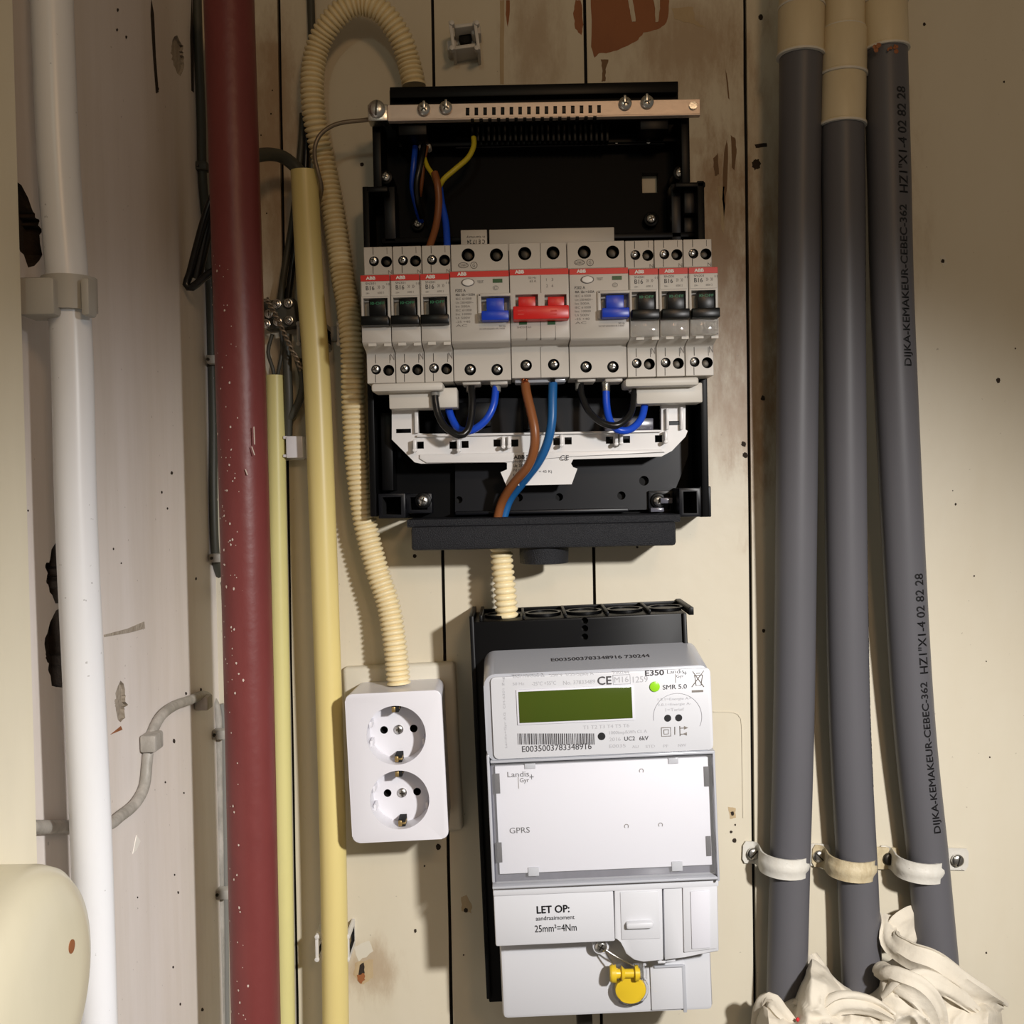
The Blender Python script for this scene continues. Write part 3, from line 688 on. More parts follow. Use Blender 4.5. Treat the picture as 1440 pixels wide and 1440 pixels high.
# ================================================================ CORRUGATED CONDUITS
def corrugated(path, r, label, pitch=3.25, n=22):
    P = [W(*p) for p in path]; F = Frame(720, 720); F.o = P[-1].copy()
    S = resample(spline([p-F.o for p in P], 1.0), pitch/6); R = []
    prof = [1.0, 1.0, 0.985, 0.9, 0.76, 0.9]
    for i in range(len(S)): R.append(r*prof[i % 6])
    mb = MB(); mb.sweep(S, R, n); me = mb.mesh('corrugated_conduit', 'corr', 70)
    return solo('corrugated_conduit', me, label, 'conduit', F)
corrugated([(582, 121, 18), (581, 115, 18), (574, 85, 18), (564, 55, 22), (546, 26, 26), (527, 10, 28), (509, 5, 28), (489, 10, 28), (468, 28, 26), (451, 55, 22), (442, 85, 20), (439, 125, 20), (443, 170, 18), (454, 222, 12), (465, 278, 12), (474, 333, 14),
            (482, 390, 18), (489, 430, 22), (495, 483, 28), (497, 567, 26), (502, 650, 24), (513, 733, 22), (530, 800, 22), (546, 850, 24), (555, 903, 27), (561, 962, 28)], px_r(16.8, 22), 'long cream corrugated conduit looping from the fuse box top down to the sockets')
corrugated([(704, 745, 30), (706, 790, 30), (710, 830, 32), (714, 880, 32)], px_r(16.2, 32), 'short cream corrugated conduit between the fuse box and the meter', 3.9)
tube('earth_wire', [(530, 166, 46), (512, 169, 44), (484, 172, 44), (465, 178, 44), (450, 190, 44), (443, 206, 44), (443, 224, 42), (448, 245, 40), (452, 262, 36), (451, 275, 30), (447, 290, 22), (440, 330, 8)], 1.35, 'earth', 'bare brown earth wire from the metal bar to behind the corrugated conduit', 'wire', step=2)
# ================================================================ DISTRIBUTION BOARD
B = Frame(760, 730, 0, 0.004)
bd = thing('distribution_board', 'open black plastic fuse box fixed to the boards', 'fuse box', B)
mb = MB(); qa, qb, qc, qd = B.l(524, 200, 40).x, B.l(969, 200, 40).x, B.l(519, 400, 40).x, B.l(993, 400, 40).x; za, zb, zc_ = B.l(750, 130, 40).z, B.l(750, 262, 40).z, B.l(750, 727, 40).z
mb.prism([(qc, zc_), (qd, zc_), (qd, zb), (qb, zb), (qb, za), (qa, za), (qa, zb), (qc, zb)], 0, 8)
me = mb.mesh('back_plate', 'blackbk'); c = MB(); c.pbox(B, 903, 243, 926, 271, -5, 20, dp=8)
me = carve(me, c); part('back_plate', me, bd)
def bpart(nm, boxes, m='black', bev=0.6, label=None, kind=None):
    for b_ in boxes:
        mb = MB(); mb.pbox(B, *b_[:6], bev); o = part(nm, mb.mesh(nm, m), bd, label, kind)
    return o
bpart('side_wall', [(515, 262, 524, 727, 0, 42)]); bpart('side_wall', [(984, 254, 994, 727, 0, 42)])
bpart('side_wall', [(524, 160, 536, 264, 0, 40)]); bpart('side_wall', [(958, 152, 970, 258, 0, 40)])
bpart('top_panel', [(548, 118, 954, 134, 0, 42), (548, 122, 954, 170, 24, 36)])
bpart('shoulder', [(515, 262, 545, 270, 0, 42), (950, 256, 992, 263, 0, 42)])
bpart('inner_rail', [(536, 330, 980, 338, 8, 30), (560, 195, 960, 203, 8, 22)])
bpart('inner_column', [(540, 262, 556, 340, 8, 30), (944, 258, 958, 338, 8, 30), (962, 264, 978, 300, 8, 34), (962, 305, 978, 330, 8, 28)], 'blackin')
mb = MB()
for k in range(26):
    x = 662+k*7.6; mb.pbox(B, x, 168, x+4.2, 198, 22, 30, 0.3)
part('rib', mb.mesh('rib', 'black'), bd, kind='stuff')
bpart('terminal_bar', [(640, 190, 935, 206, 10, 20)], 'blackin')
for x in (687, 732, 777, 822, 867, 912):
    mb = MB(); mb.pcyl(B, x, 199, 3.2, 20, 21.5, 10, 0.3); part('glint_peg', mb.mesh('glint_peg', 'steel'), bd)  # small steel pegs added to stand in for glints in the holes
for px, py, r, d in ((542, 249, 6.5, 34), (957, 243, 7, 34), (587, 315, 6, 12), (916, 308, 7, 14), (595, 704, 8, 26), (926, 704, 7.5, 20)):
    mb = MB(); mb.pcyl(B, px, py, r+3.5, 6, d, 16, 0.6); part('screw_boss', mb.mesh('screw_boss', 'black'), bd); screw(bd, B, px, py, r, d, SC, random.uniform(0, 1.5))
# lower interior
mb = MB(); mb.pprism(B, [(640, 560), (968, 560), (968, 640), (958, 668), (938, 716), (884, 718), (884, 690), (884, 718), (640, 722)][:5]+[(938, 716), (640, 722)], 8, 15, 0.5)
me = mb.mesh('mounting_plate', 'blackin'); c = MB()
for x, y, r in ((730, 700, 5.5), (787, 699, 5.5), (875, 697, 6), (907, 676, 7), (645, 703, 5)): c.pcyl(B, x, y, r, 10, 20, 14)
me = carve(me, c); part('mounting_plate', me, bd)
bpart('cable_tray', [(640, 717, 884, 722, 8, 24)], 'blackin')
bpart('raised_block', [(536, 580, 552, 690, 8, 30), (640, 566, 690, 600, 8, 22), (735, 548, 745, 605, 8, 22)], 'black')
mb = MB(); mb.pprism(B, [(850, 588), (919, 588), (919, 606), (850, 606)], 15, 30, 0.5); part('raised_block', mb.mesh('raised_block', 'gasket'), bd, 'smoky grey tab')
def socket_frame(x0, y0, x1, y1, d):
    mb = MB(); mb.pbox(B, x0, y0, x1, y1, 6, d, 0.5); me = mb.mesh('corner_socket', 'blackin')
    c = MB(); c.pbox(B, x0+6, y0+5, x1-6, y1-5, 12, d+4, dp=d); me = carve(me, c); part('corner_socket', me, bd)
socket_frame(955, 686, 986, 727, 40); socket_frame(984, 684, 1000, 727, 40); socket_frame(532, 694, 570, 729, 38); socket_frame(571, 694, 607, 722, 24); socket_frame(912, 690, 948, 722, 18)
bpart('latch', [(929, 700, 946, 708, 18, 26), (915, 714, 934, 720, 18, 26)], 'gasket')
# bottom cover
bpart('bottom_lip', [(572, 727, 957, 738, 6, 50)], 'cover', 0.6)
bpart('bottom_cover', [(578, 737, 951, 771, 2, 56)], 'cover', 2.0)
p = B.l(765, 778, 34); mb = MB(); mb.lathe([(-9.5, 14.8), (-9.3, 15.4), (-4, 15.6), (6, 15.8)], (p.x, -36, p.z+3.5), 'Z', 40)
part('cable_gland', mb.mesh('cable_gland', 'cover', 40), bd)
# earth bar
BB = Frame(750, 155, 48, 0.004)
eb0 = MB(); q0 = B.l(520, 158, 50); q1 = B.l(985, 149, 50)
eb0.prism([(q0.x, q0.z-4.6), (q1.x, q1.z-4.6), (q1.x, q1.z+4.6), (q0.x, q0.z+4.6)], 47.6, 49.4, 0.3, 1)
eb0.prism([(q0.x, q0.z-5.6), (q1.x, q1.z-5.6), (q1.x, q1.z-4.5), (q0.x, q0.z-4.5)], 45.5, 50.2, 0.3, 1)
me = eb0.mesh('earth_bar', 'bar'); c = MB()
for k in range(16):
    px = 657.5+k*12.33; c.pprism(B, [(px-2.6, 149.5-(px-750)*.02), (px+2.6, 149.5-(px-750)*.02), (px+2.6, 160.5-(px-750)*.02), (px-2.6, 160.5-(px-750)*.02)], 40, 49.6)
c2 = c.mesh('c', 'void'); me = carve(me, c2); eb = part('earth_bar', me, bd, 'plated metal earth bar with a row of slots')
for k, (px, py) in enumerate(((596, 154), (627, 152), (879, 146), (910, 144))):
    screw(eb, B, px, py, 9, 50, SC, random.uniform(0, 1.5), name='terminal_screw')
    mb = MB(); mb.pbox(B, px-2, py-13, px+2, py-2, 50, 54, 0.5); part('clamp_tip', mb.mesh('clamp_tip', 'steel'), eb)
mb = MB(); mb.pbox(B, 517, 146, 545, 170, 44, 54, 0.8); part('clamp', mb.mesh('clamp', 'steel'), eb)
screw(eb, B, 530, 154, 12, 54, SS, 0.1, name='clamp_screw'); mb = MB(); mb.pcyl(B, 975, 148, 5.5, 50, 51, 16); part('rivet', mb.mesh('rivet', 'steel'), eb)
mb = MB()
for k in range(15):
    px = 664+k*12.33; p = B.l(px, 163.2-(px-660)*0.02, 51); mb.box(p.x-1.0, p.x+1.0, p.z-2.6, p.z-1.3, 45, 50.5)
part('terminal_teeth', mb.mesh('terminal_teeth', 'void'), eb, kind='stuff')
bpart('bar_holder', [(560, 166, 600, 190, 20, 44), (900, 160, 940, 182, 20, 44)], 'black')
# plate behind the breakers
bpart('label_strip', [(688, 321, 864, 352, 30, 44)], 'housing', 0.5); lp = bpart('label_strip', [(648, 323, 685, 352, 30, 44)], 'housing', 0.5)
mb = MB(); ptext(mb, B, 'in Germany', 656, 331, 682, 335, 44.15, rot=180); ptext(mb, B, 'C E 17 24', 657, 337, 682, 343, 44.15, 0.02, rot=180)
part('lettering', tmesh(mb, 'lettering', 'ink'), lp)
# retainer
rt_pts = [(551, 575), (586, 574), (586, 609), (600, 610), (930, 607), (930, 567), (964, 566), (964, 604), (967, 606), (964, 614), (945, 634), (930, 642), (806, 646), (803, 652), (806, 657), (812, 659), (804, 681), (712, 683), (704, 664), (713, 660), (713, 651), (708, 650), (592, 652), (583, 650), (551, 618)]
mb = MB(); mb.pprism(B, rt_pts, 34, 40, 0)
me = mb.mesh('retainer', 'retainer'); c = MB()
for x, y in ((591, 626), (637, 626), (654, 625), (699, 623), (724, 623), (783, 621), (799, 620), (857, 619), (881, 618), (926, 617)):
    c.pbox(B, x-5, y-5, x+5, y+5, 30, 46, dp=40)
c.pbox(B, 557, 603, 578, 609, 30, 46, dp=40); c.pbox(B, 938, 592, 959, 598, 30, 46, dp=40)
me = carve(me, c.mesh('c', 'void'))
rt = part('wire_retainer', me, bd, 'white plastic wire retainer with square holes')
mb = MB(); mb.pprism(B, [(590, 639), (930, 632), (936, 636), (800, 642), (708, 650), (600, 651), (590, 645)], 40, 41.6, 0.4); mb.pbox(B, 586, 608, 930, 611, 40, 43, 0.3); part('ledge', mb.mesh('ledge', 'retainer'), rt)
for x, y in ((583, 626), (645, 626), (708, 621), (716, 621), (790, 619), (867, 617), (874, 616), (937, 614)):
    mb = MB(); mb.pbox(B, x-2.2, y-8, x+2.2, y+8, 39, 47, 0.5); mb.pcyl(B, x, y+7, 3, 44, 48.5, 10, 0.4); part('hook', mb.mesh('hook', 'retainer'), rt)
mp('post_rib', [(583, 576, 588, 609, 36, 44), (937, 574, 941, 604, 36, 44), (957, 572, 961, 604, 36, 44)], 'retainer', rt, .4, F=B)
mb = MB(); ptext(mb, B, 'ABB', 722, 640, 738, 645.5, 41.8, 0.04); ptext(mb, B, '=', 740, 640, 745, 645, 41.8, 0.02); ptext(mb, B, 'Ue: 230/400 V~', 722, 652, 750, 657, 40.2, 0.01); ptext(mb, B, 'F1: 80 A', 722, 646.5, 740, 650.5, 41.8)
ptext(mb, B, 'Pd = 20 W', 722, 659, 745, 663, 40.2); ptext(mb, B, 'H53', 722, 666, 736, 671, 40.2, 0.01); ptext(mb, B, 'CE', 788, 640, 800, 647, 41.8, 0.0); ptext(mb, B, '\u0394T = 45 Kj', 748, 661, 776, 666, 40.2)
part('lettering', tmesh(mb, 'lettering', 'dkprint'), rt)
# ================================================================ BREAKERS
RB = Frame(760, 430, 62, 0.0075)                    # breaker row axes
dS, dN = 62, 79
rowL = RB.l(513.5, 440, dS).x; rowR = RB.l(1003, 432, dS).x; MW = (rowR-rowL)/12
def bf(x_mm):                                       # frame of a device whose left side is x_mm along the row
    f = Frame(760, 430, 62, 0.0075)
    o = Vector((RB.o.x+x_mm*RB.c, 0, RB.o.z+x_mm*RB.s)); f.o = o; return f
def breaker():
    F = bf(rowL); t = thing('circuit_breaker', '', 'circuit breaker', F, 'narrow black toggle circuit breakers')
    Wd = MW-0.35; z = lambda py, d: F.l(535, py, d).z; X = lambda px, d: F.l(px, 440, d).x
    # body: profile extruded sideways, shoulders and nose
    prof = [(35, z(347, dS)), (dS, z(347, dS)), (dS, z(386, dS)), (dN, z(387, dN)), (dN, z(481, dN)), (dN-2, z(484, dN)), (dS+1.5, z(496, dS)), (dS, z(498, dS)), (dS, z(539, dS)), (35, z(539, dS))]
    mb = MB(); A = [mb.bm.verts.new((0.1, -d, zz)) for d, zz in prof]; Bv = [mb.bm.verts.new((Wd, -d, zz)) for d, zz in prof]
    n = len(prof); mb.bm.faces.new(A); mb.bm.faces.new(Bv[::-1])
    for i in range(n): mb.bm.faces.new((A[i], Bv[i], Bv[(i+1) % n], A[(i+1) % n]))
    bmesh.ops.recalc_face_normals(mb.bm, faces=mb.bm.faces)
    bmesh.ops.bevel(mb.bm, geom=list(mb.bm.edges), offset=0.3, segments=1, affect='EDGES')
    me = mb.mesh('housing', 'housing')
    c = MB()
    for px, py, r in ((525, 366, 7), (528, 519, 7)): c.pcyl(F, px, py, r, dS-3, dS+3, 18)
    for px, py, r in ((542.6, 366.5, 7.9), (545.8, 520, 7.9)): c.pcyl(F, px, py, r, dS-8, dS+3, 18)
    c1 = c.mesh('c', 'void'); me = carve(me, c1)
    c = MB(); c.box(1.5, Wd-1.5, z(456, dN), z(419, dN), dN-7, dN+5); me = carve(me, c.mesh('c', 'housing'))
    part('housing', me, t)
    for px, py in ((525, 366), (528, 519)): screw(t, F, px, py, 6.4, dS-2.5, SC, random.uniform(0, 1.5))
    for px, py in ((544, 368), (547.3, 522)):
        mb = MB(); mb.pcyl(F, px, py, 5.5, dS-8, dS-5, 14, 0.4); part('clamp_screw', mb.mesh('clamp_screw', 'darksteel'), t)
    mb = MB()
    for px in (524.6, ): mb.pbox(F, px-.5, 348, px+.5, 358.5, dS-1, dS+0.05); mb.pbox(F, px-.5, 374, px+.5, 385, dS-1, dS+0.05)
    mb.pbox(F, 527.5, 494+4, 528.5, 511, dS-1, dS+0.05); mb.pbox(F, 527.5, 527, 528.5, 538, dS-1, dS+0.05); mb.pbox(F, 547.5, 499, 548.3, 511, dS-1, dS+.05); mb.pbox(F, 543.8, 348, 544.4, 357, dS-1, dS+.05)
    part('groove', mb.mesh('groove', 'line'), t)
    mb = MB(); mb.box(0.15, Wd-.05, z(395.3, dN), z(386.8, dN), dN-1, dN+0.25, 0.1, 1); part('stripe', mb.mesh('stripe', 'red'), t, 'red stripe')
    mb = MB(); mb.box(0.6, Wd-.6, z(416.5, dN), z(396, dN), dN-1, dN+0.3, 0.15, 1); part('label_plate', mb.mesh('label_plate', 'housing2'), t)
    x0, x1 = X(519.5, dN), X(543, dN)
    mb = MB(); mb.box(x0, x1, z(446, dN), z(421, dN), dN-6, dN+1.5, 0.4); st = part('toggle', None, t, 'black toggle') if False else None
    mb.box(0.5, Wd-.4, z(457.5, dN+6), z(444, dN+6), dN-1, dN+7, 0.6); tg = part('toggle', mb.mesh('toggle', 'blackt'), t, 'black toggle')
    mb = MB(); mb.box(x0+.5, x1-.5, z(428.5, dN+1), z(423.5, dN+1), dN, dN+1.7); part('window', mb.mesh('window', 'wteal'), tg) if False else None
    mb.bm.free() if mb.bm.is_valid else None
    mb = MB(); f = F
    ptext(mb, f, 'I0·OFF', 521, 424.5, 541, 428.5, dN+1.65, 0.02); part('lettering', tmesh(mb, 'lettering', 'greend'), tg)
    mb = MB(); ptext(mb, f, 'ABB', 514.5, 388.7, 528, 393.6, dN+.35, 0.05); part('brand_mark', tmesh(mb, 'brand_mark', 'white'), t)
    mb = MB(); ptext(mb, f, 'SN201', 514, 397.3, 528, 400.3, dN+.38); ptext(mb, f, 'B16', 514.5, 402, 526.5, 408.2, dN+.38, 0.01); ptext(mb, f, '230V~', 514.5, 411.5, 520, 413.5, dN+.38)
    part('lettering', tmesh(mb, 'lettering', 'dkprint'), t)
    mb = MB(); ptext(mb, f, '\u00bb \u00bb', 531, 401.5, 541, 406, dN+.38); ptext(mb, f, '0 0', 543, 398, 548, 401, dN+.38); ptext(mb, f, '6000 3', 531, 410, 540, 413, dN+.38); ptext(mb, f, 'N', 546, 380, 551, 385, dS+.15)
    ptext(mb, f, 'N', 549, 497.5, 554.5, 506.5, dS+.15)
    part('small_print', tmesh(mb, 'small_print', 'greyprint'), t)
    mb = MB(); mb.pbox(F, 518, 482.5, 529, 486.5, dN-3, dN-0.6, dp=dN); mb.pbox(F, 540, 482.5, 550, 486.5, dN-3, dN-.6, dp=dN); part('latch', mb.mesh('latch', 'housing2'), t)
    return t
b0 = breaker()
blabs = ['outermost circuit breaker at the left end of the row', 'second breaker from the left end of the row', 'third breaker from the left, against the first wide blue-toggle device',
         'breaker right beside the second wide blue-toggle device', 'second breaker from the right end of the row', 'outermost circuit breaker at the right end, with the shiniest label cover']
for i, k in enumerate((0, 1, 2, 9, 10, 11)):
    o = b0 if i == 0 else copy_tree(b0)
    f = bf(rowL+MW*k); put(o, f); o['label'] = blabs[i]
    if k >= 9:
        z = lambda py, d: b_z.l(535, py, d).z
        b_z = bf(rowL)
        mb = MB(); mb.box(0.8, MW-1.0, z(482, dN+2), z(459, dN+2), dN+.1, dN+2.2, 0.6); me = mb.mesh('label_cover', 'clear')
        part('label_cover', me, o, 'clear glossy label cover')
def wide(kind, k0, label):
    F = bf(rowL+MW*k0); t = thing('residual_current_device' if kind == 'rcd' else 'main_switch', label, 'residual current device' if kind == 'rcd' else 'switch', F, 'wide blue toggle residual current devices' if kind == 'rcd' else None)
    RF = bf(rowL+MW*(3 if kind == 'rcd' else 5))      # measured at this place
    Wd = 2*MW-0.35; xm = 680 if kind == 'rcd' else 760
    z = lambda py, d: RF.l(xm, py, d).z; X = lambda px, d: RF.l(px, 440, d).x
    yt, yr, ysh, yb = (343, 381, 486, 535) if kind == 'rcd' else (341, 378, 482, 531)
    prof = [(35, z(yt, dS)), (dS, z(yt, dS)), (dS, z(yr-.5, dS)), (dN, z(yr, dN)), (dN, z(ysh-7, dN)), (dN-2, z(ysh-4, dN)), (dS+1.5, z(ysh+3, dS)), (dS, z(ysh+5, dS)), (dS, z(yb, dS)), (35, z(yb, dS))]
    mb = MB(); A = [mb.bm.verts.new((0.1, -d, zz)) for d, zz in prof]; Bv = [mb.bm.verts.new((Wd, -d, zz)) for d, zz in prof]
    n = len(prof); mb.bm.faces.new(A); mb.bm.faces.new(Bv[::-1])
    for i in range(n): mb.bm.faces.new((A[i], Bv[i], Bv[(i+1) % n], A[(i+1) % n]))
    bmesh.ops.recalc_face_normals(mb.bm, faces=mb.bm.faces)
    bmesh.ops.bevel(mb.bm, geom=list(mb.bm.edges), offset=0.3, segments=1, affect='EDGES')
    me = mb.mesh('housing', 'housing')
    tops, bots = (((658, 357), (698, 357)), ((661, 519), (699, 519))) if kind == 'rcd' else (((738, 355), (778, 354)), ((740, 513), (779, 512)))
    c = MB()
    for px, py in tops: c.pcyl(RF, px, py, 9.3, dS-9, dS+3, 22)
    for px, py in bots: c.pcyl(RF, px, py, 8.2, dS-6, dS+3, 22)
    me = carve(me, c.mesh('c', 'void'))
    if kind == 'rcd': rec = [(676, 416, 716.5, 451)]
    else: rec = [(725, 414, 757, 450), (766, 414, 797, 450)]
    c = MB()
    for r in rec: c.pbox(RF, *r, dN-7, dN+5, dp=dN)
    me = carve(me, c.mesh('c', 'housing')); part('housing', me, t)
    for px, py in tops:
        mb = MB(); mb.pcyl(RF, px+1, py+2, 6.8, dS-9, dS-5, 14, 0.5); part('clamp_screw', mb.mesh('clamp_screw', 'darksteel'), t)
    for px, py in bots: screw(t, RF, px, py, 7, dS-4.5, SC, random.uniform(0, 1.5))
    mb = MB(); mb.box(0.15, Wd-.05, z(yr+8.4, dN), z(yr+.2, dN), dN-1, dN+0.25, 0.1, 1); part('stripe', mb.mesh('stripe', 'red'), t, 'red stripe')
    mb = MB(); x0 = 643 if kind == 'rcd' else 724
    ptext(mb, RF, 'ABB', x0, yr+1.8, x0+13, yr+6.8, dN+.35, 0.05); part('brand_mark', tmesh(mb, 'brand_mark', 'white'), t)
    if kind == 'rcd':
        mb = MB(); mb.pcyl(RF, 658, 397, 9.4, dN-2, dN+.6, 24, 0.2, sz=.58); tb = part('test_button', mb.mesh('test_button', 'greyprint'), t)
        mb = MB(); mb.pcyl(RF, 658, 397, 7.8, dN, dN+1.4, 24, 0.4, sz=.58); part('button_cap', mb.mesh('button_cap', 'white'), tb)
        mb = MB(); mb.pbox(RF, 693, 392, 706.5, 397.5, dN-1, dN+.3); part('flag_window', mb.mesh('flag_window', 'green'), t)
        mb = MB(); ptext(mb, RF, 'TEST', 671, 394.5, 680, 398.2, dN+.15); ptext(mb, RF, 'F202 A', 640.5, 406.5, 655, 410.5, dN+.15, .01); ptext(mb, RF, '40A  I\u0394n = 0.03A', 640.5, 412.5, 668, 416, dN+.15, .01)
        part('lettering', tmesh(mb, 'lettering', 'dkprint'), t)
        mb = MB()
        for j, s_ in enumerate(('IEC 61008', 'Un 230/400V~', 'Im 500A', 'IEC 61008', 'Inc 10000', 'Ui 500V', '-25 +40', 'AC')):
            ptext(mb, RF, s_, 641, 418.5+j*5.4, 655+len(s_)*.9, 421.6+j*5.4, dN+.15)
        ptext(mb, RF, '50 Hz', 702, 457, 711, 460, dN+.15); ptext(mb, RF, '2CSF202001R1400', 674, 461, 710, 463.5, dN+.15)
        ptext(mb, RF, 'CEBEC', 646, 371.5, 657, 374.5, dS+.2); ptext(mb, RF, 'G', 664.5, 370.5, 668, 375.5, dS+.2); ptext(mb, RF, '\u00a9', 693, 401.5, 701, 408, dN+.15)
        part('small_print', tmesh(mb, 'small_print', 'greyprint'), t)
        mb = MB()
        for (cx, cy, rx, ry) in ((651.5, 373, 7, 3.6), (666.5, 373, 4.6, 4.6)):
            P = [RF.l(cx+rx*math.cos(a*math.pi/12), cy+ry*math.sin(a*math.pi/12), dS+.15) for a in range(25)]; mb.sweep(P, .17, 4)
        part('stamp_ring', mb.mesh('stamp_ring', 'greyprint'), t)
        mb = MB(); mb.pbox(RF, 672, 413, 677, 452, dN-2, dN+1.6, .5); mb.pbox(RF, 672, 412, 718, 416.5, dN-2, dN+1.6, .5); part('toggle_guard', mb.mesh('toggle_guard', 'housing'), t)
        mb = MB(); mb.pbox(RF, 684, 419, 709, 440, dN-6, dN+2.5, .4); mb.pbox(RF, 677, 436.5, 715.5, 450, dN-1, dN+8, .6); part('toggle', mb.mesh('toggle', 'bluet'), t, 'blue toggle')
        mp('terminal_mouth', [(650, 534, 676, 541, 40, 58), (689, 534, 714, 541, 40, 58)], 'housing', t, 1.0, F=RF)
    else:
        mb = MB(); mb.pbox(RF, 729, 417, 753, 434, dN-6, dN+2.5, .4); mb.pbox(RF, 770.5, 417, 793.5, 434, dN-6, dN+2.5, .4); mb.pbox(RF, 721.5, 429.5, 800.5, 448.5, dN-1, dN+9, .7); tg = part('toggle', mb.mesh('toggle', 'redt'), t, 'wide red double toggle')
        mb = MB()
        for x in (733, 779): mb.pbox(RF, x-5, 436, x+4, 438, dN+8.8, dN+9.15, dp=dN+9); mb.pbox(RF, x-5, 441, x+4, 443, dN+8.8, dN+9.15, dp=dN+9)
        part('mould_mark', mb.mesh('mould_mark', 'stain' if False else 'red'), tg)
        mb = MB()
        for x in (735.5, 775.5): mb.pbox(RF, x-5.5, 450, x+5.5, 456.5, dN-1, dN+.3)
        part('flag_window', mb.mesh('flag_window', 'green'), t)
        mb = MB(); mb.pbox(RF, 759.6, 342, 760.4, 377, dS-1, dS+.05); mb.pbox(RF, 760, 387, 760.8, 412, dN-1, dN+.05); mb.pbox(RF, 760, 450, 760.8, 478, dN-1, dN+.05); mb.pbox(RF, 760, 488, 760.8, 531, dS-1, dS+.05); mb.pbox(RF, 740.5, 458, 741, 478, dN-1, dN+.05); mb.pbox(RF, 781, 458, 781.5, 478, dN-1, dN+.05)
        part('groove', mb.mesh('groove', 'line'), t)
        mb = MB(); ptext(mb, RF, '50 Hz', 743, 389, 754, 392, dN+.15); ptext(mb, RF, '63 A', 745, 393.5, 754, 397, dN+.15); ptext(mb, RF, '1   3', 768, 391, 778, 395, dN+.15); ptext(mb, RF, 'SHD202/63', 727, 459, 747, 461.5, dN+.15); ptext(mb, RF, '2   4', 768, 400, 778, 404, dN+.15)
        part('small_print', tmesh(mb, 'small_print', 'greyprint'), t)
        mb = MB(); mb.pbox(RF, 724, 531, 796, 538, 42, 56, .8); part('terminal_mouth', mb.mesh('terminal_mouth', 'shell'), t)
    return t
wide('rcd', 3, 'wide blue-toggle residual current device left of the red switch')
wide('main', 5, 'wide main switch with a red double toggle in the middle of the row')
wide('rcd', 7, 'wide blue-toggle residual current device right of the red switch')
# connector blocks under the breakers
def comb(x0, x1, xb0, xb1, y0, lab):
    F = Frame((x0+x1)/2, y0, 50, 0.01); t = thing('busbar_cover', lab, 'busbar cover', F)
    mb = MB(); mb.pbox(F, x0, y0, x1, y0+12, 44, 66, 1.6); part('top_bar', mb.mesh('top_bar', 'housing2'), t)
    mb = MB(); mb.pbox(F, xb0, y0+8, xb1, y0+36, 36, 56, 0.8); part('block_body', mb.mesh('block_body', 'housing2'), t)
comb(522, 623, 547, 643, 538, 'light grey connector block under the left breakers'); comb(879, 983, 895, 988, 531, 'light grey connector block under the right breakers')
# wires
def wire(nm, path, r, m, lab): return tube(nm, path, r, m, lab, 'wire', step=2, n=12)
wire('wire', [(612, 548, 58), (612, 562, 59), (616, 582, 60), (626, 600, 62), (645, 612, 64), (657, 606, 63), (663, 585, 60), (664, 560, 57), (662, 538, 52)], 2.2, 'wblack', 'black wire hanging in a U below the left blue-toggle device')
wire('wire', [(629, 560, 44), (633, 582, 46), (642, 600, 50), (652, 606, 54), (664, 605, 56), (682, 592, 57), (694, 570, 56), (698, 538, 52)], 2.3, 'wblue', 'bright blue wire hanging in a U below the left blue-toggle device')
wire('wire', [(816, 535, 52), (818, 556, 56), (828, 578, 60), (846, 594, 64), (868, 598, 65), (886, 583, 61), (891, 560, 56), (891, 540, 52)], 2.1, 'wblack', 'black wire hanging in a U below the right blue-toggle device')
wire('wire', [(852, 535, 52), (853, 570, 54), (858, 592, 57), (868, 604, 60), (886, 604, 58), (902, 588, 52), (908, 560, 46)], 2.3, 'wblue', 'bright blue wire hanging in a U below the right blue-toggle device')
wire('wire', [(738, 528, 52), (740, 550, 56), (747, 580, 60), (752, 606, 62), (751, 632, 60), (742, 656, 54), (722, 680, 44), (706, 706, 34), (698, 735, 30)], 2.9, 'wbrown', 'thick brown supply wire from the main switch to the box bottom')
wire('wire', [(778, 528, 52), (777, 556, 56), (776, 592, 58), (770, 622, 56), (757, 650, 50), (734, 680, 38), (716, 704, 30), (706, 735, 28)], 2.8, 'wteal', 'thick dusty blue supply wire from the main switch to the box bottom')
for (px, py, m, nm, lab, *dd) in ((662, 545, 'greyprint', 'ferrule', 'grey ferrule on the black wire at the left device'), (698, 545, 'wgrey', 'ferrule', 'grey ferrule on the blue wire at the left device'), (815, 542, 'wgrey', 'ferrule', 'grey ferrule on the black wire at the right device'), (852, 545, 'steel', 'ferrule', 'shiny metal ferrule on the blue wire at the right device'), (612, 551, 'wgrey', 'ferrule', 'grey ferrule of the black wire in the left connector', 6), (890, 546, 'wgrey', 'ferrule', 'grey ferrule of the black wire in the right connector')):
    tube(nm, [(px, py-9, 52+sum(dd)), (px, py, 52.5+sum(dd)), (px, py+6, 53+sum(dd))], 2.7, m, lab, 'wire end', n=12)
for (px, py, m, lab) in ((738, 533, 'copper', 'bare copper strands at the top of the brown supply wire'), (778, 531, 'darksteel', 'dark bare strands at the top of the dusty blue supply wire')):
    F = Frame(px, py, 52); mb = MB()
    for k in range(9):
        a = random.uniform(-5, 5); P = [F.l(px+a*.6, py+6, 56), F.l(px+a, py, 58+random.uniform(-2, 2)), F.l(px+a*1.3, py-5, 54)]; mb.sweep(spline(P, 2), .45, 6)
    solo('wire_strands', mb.mesh('wire_strands', m, 60), lab, 'wire end', F)
wire('wire', [(584, 206, 24), (582, 230, 26), (580, 262, 24), (586, 292, 20), (592, 312, 12)], 1.9, 'wblue', 'blue wire at the upper left inside the fuse box')
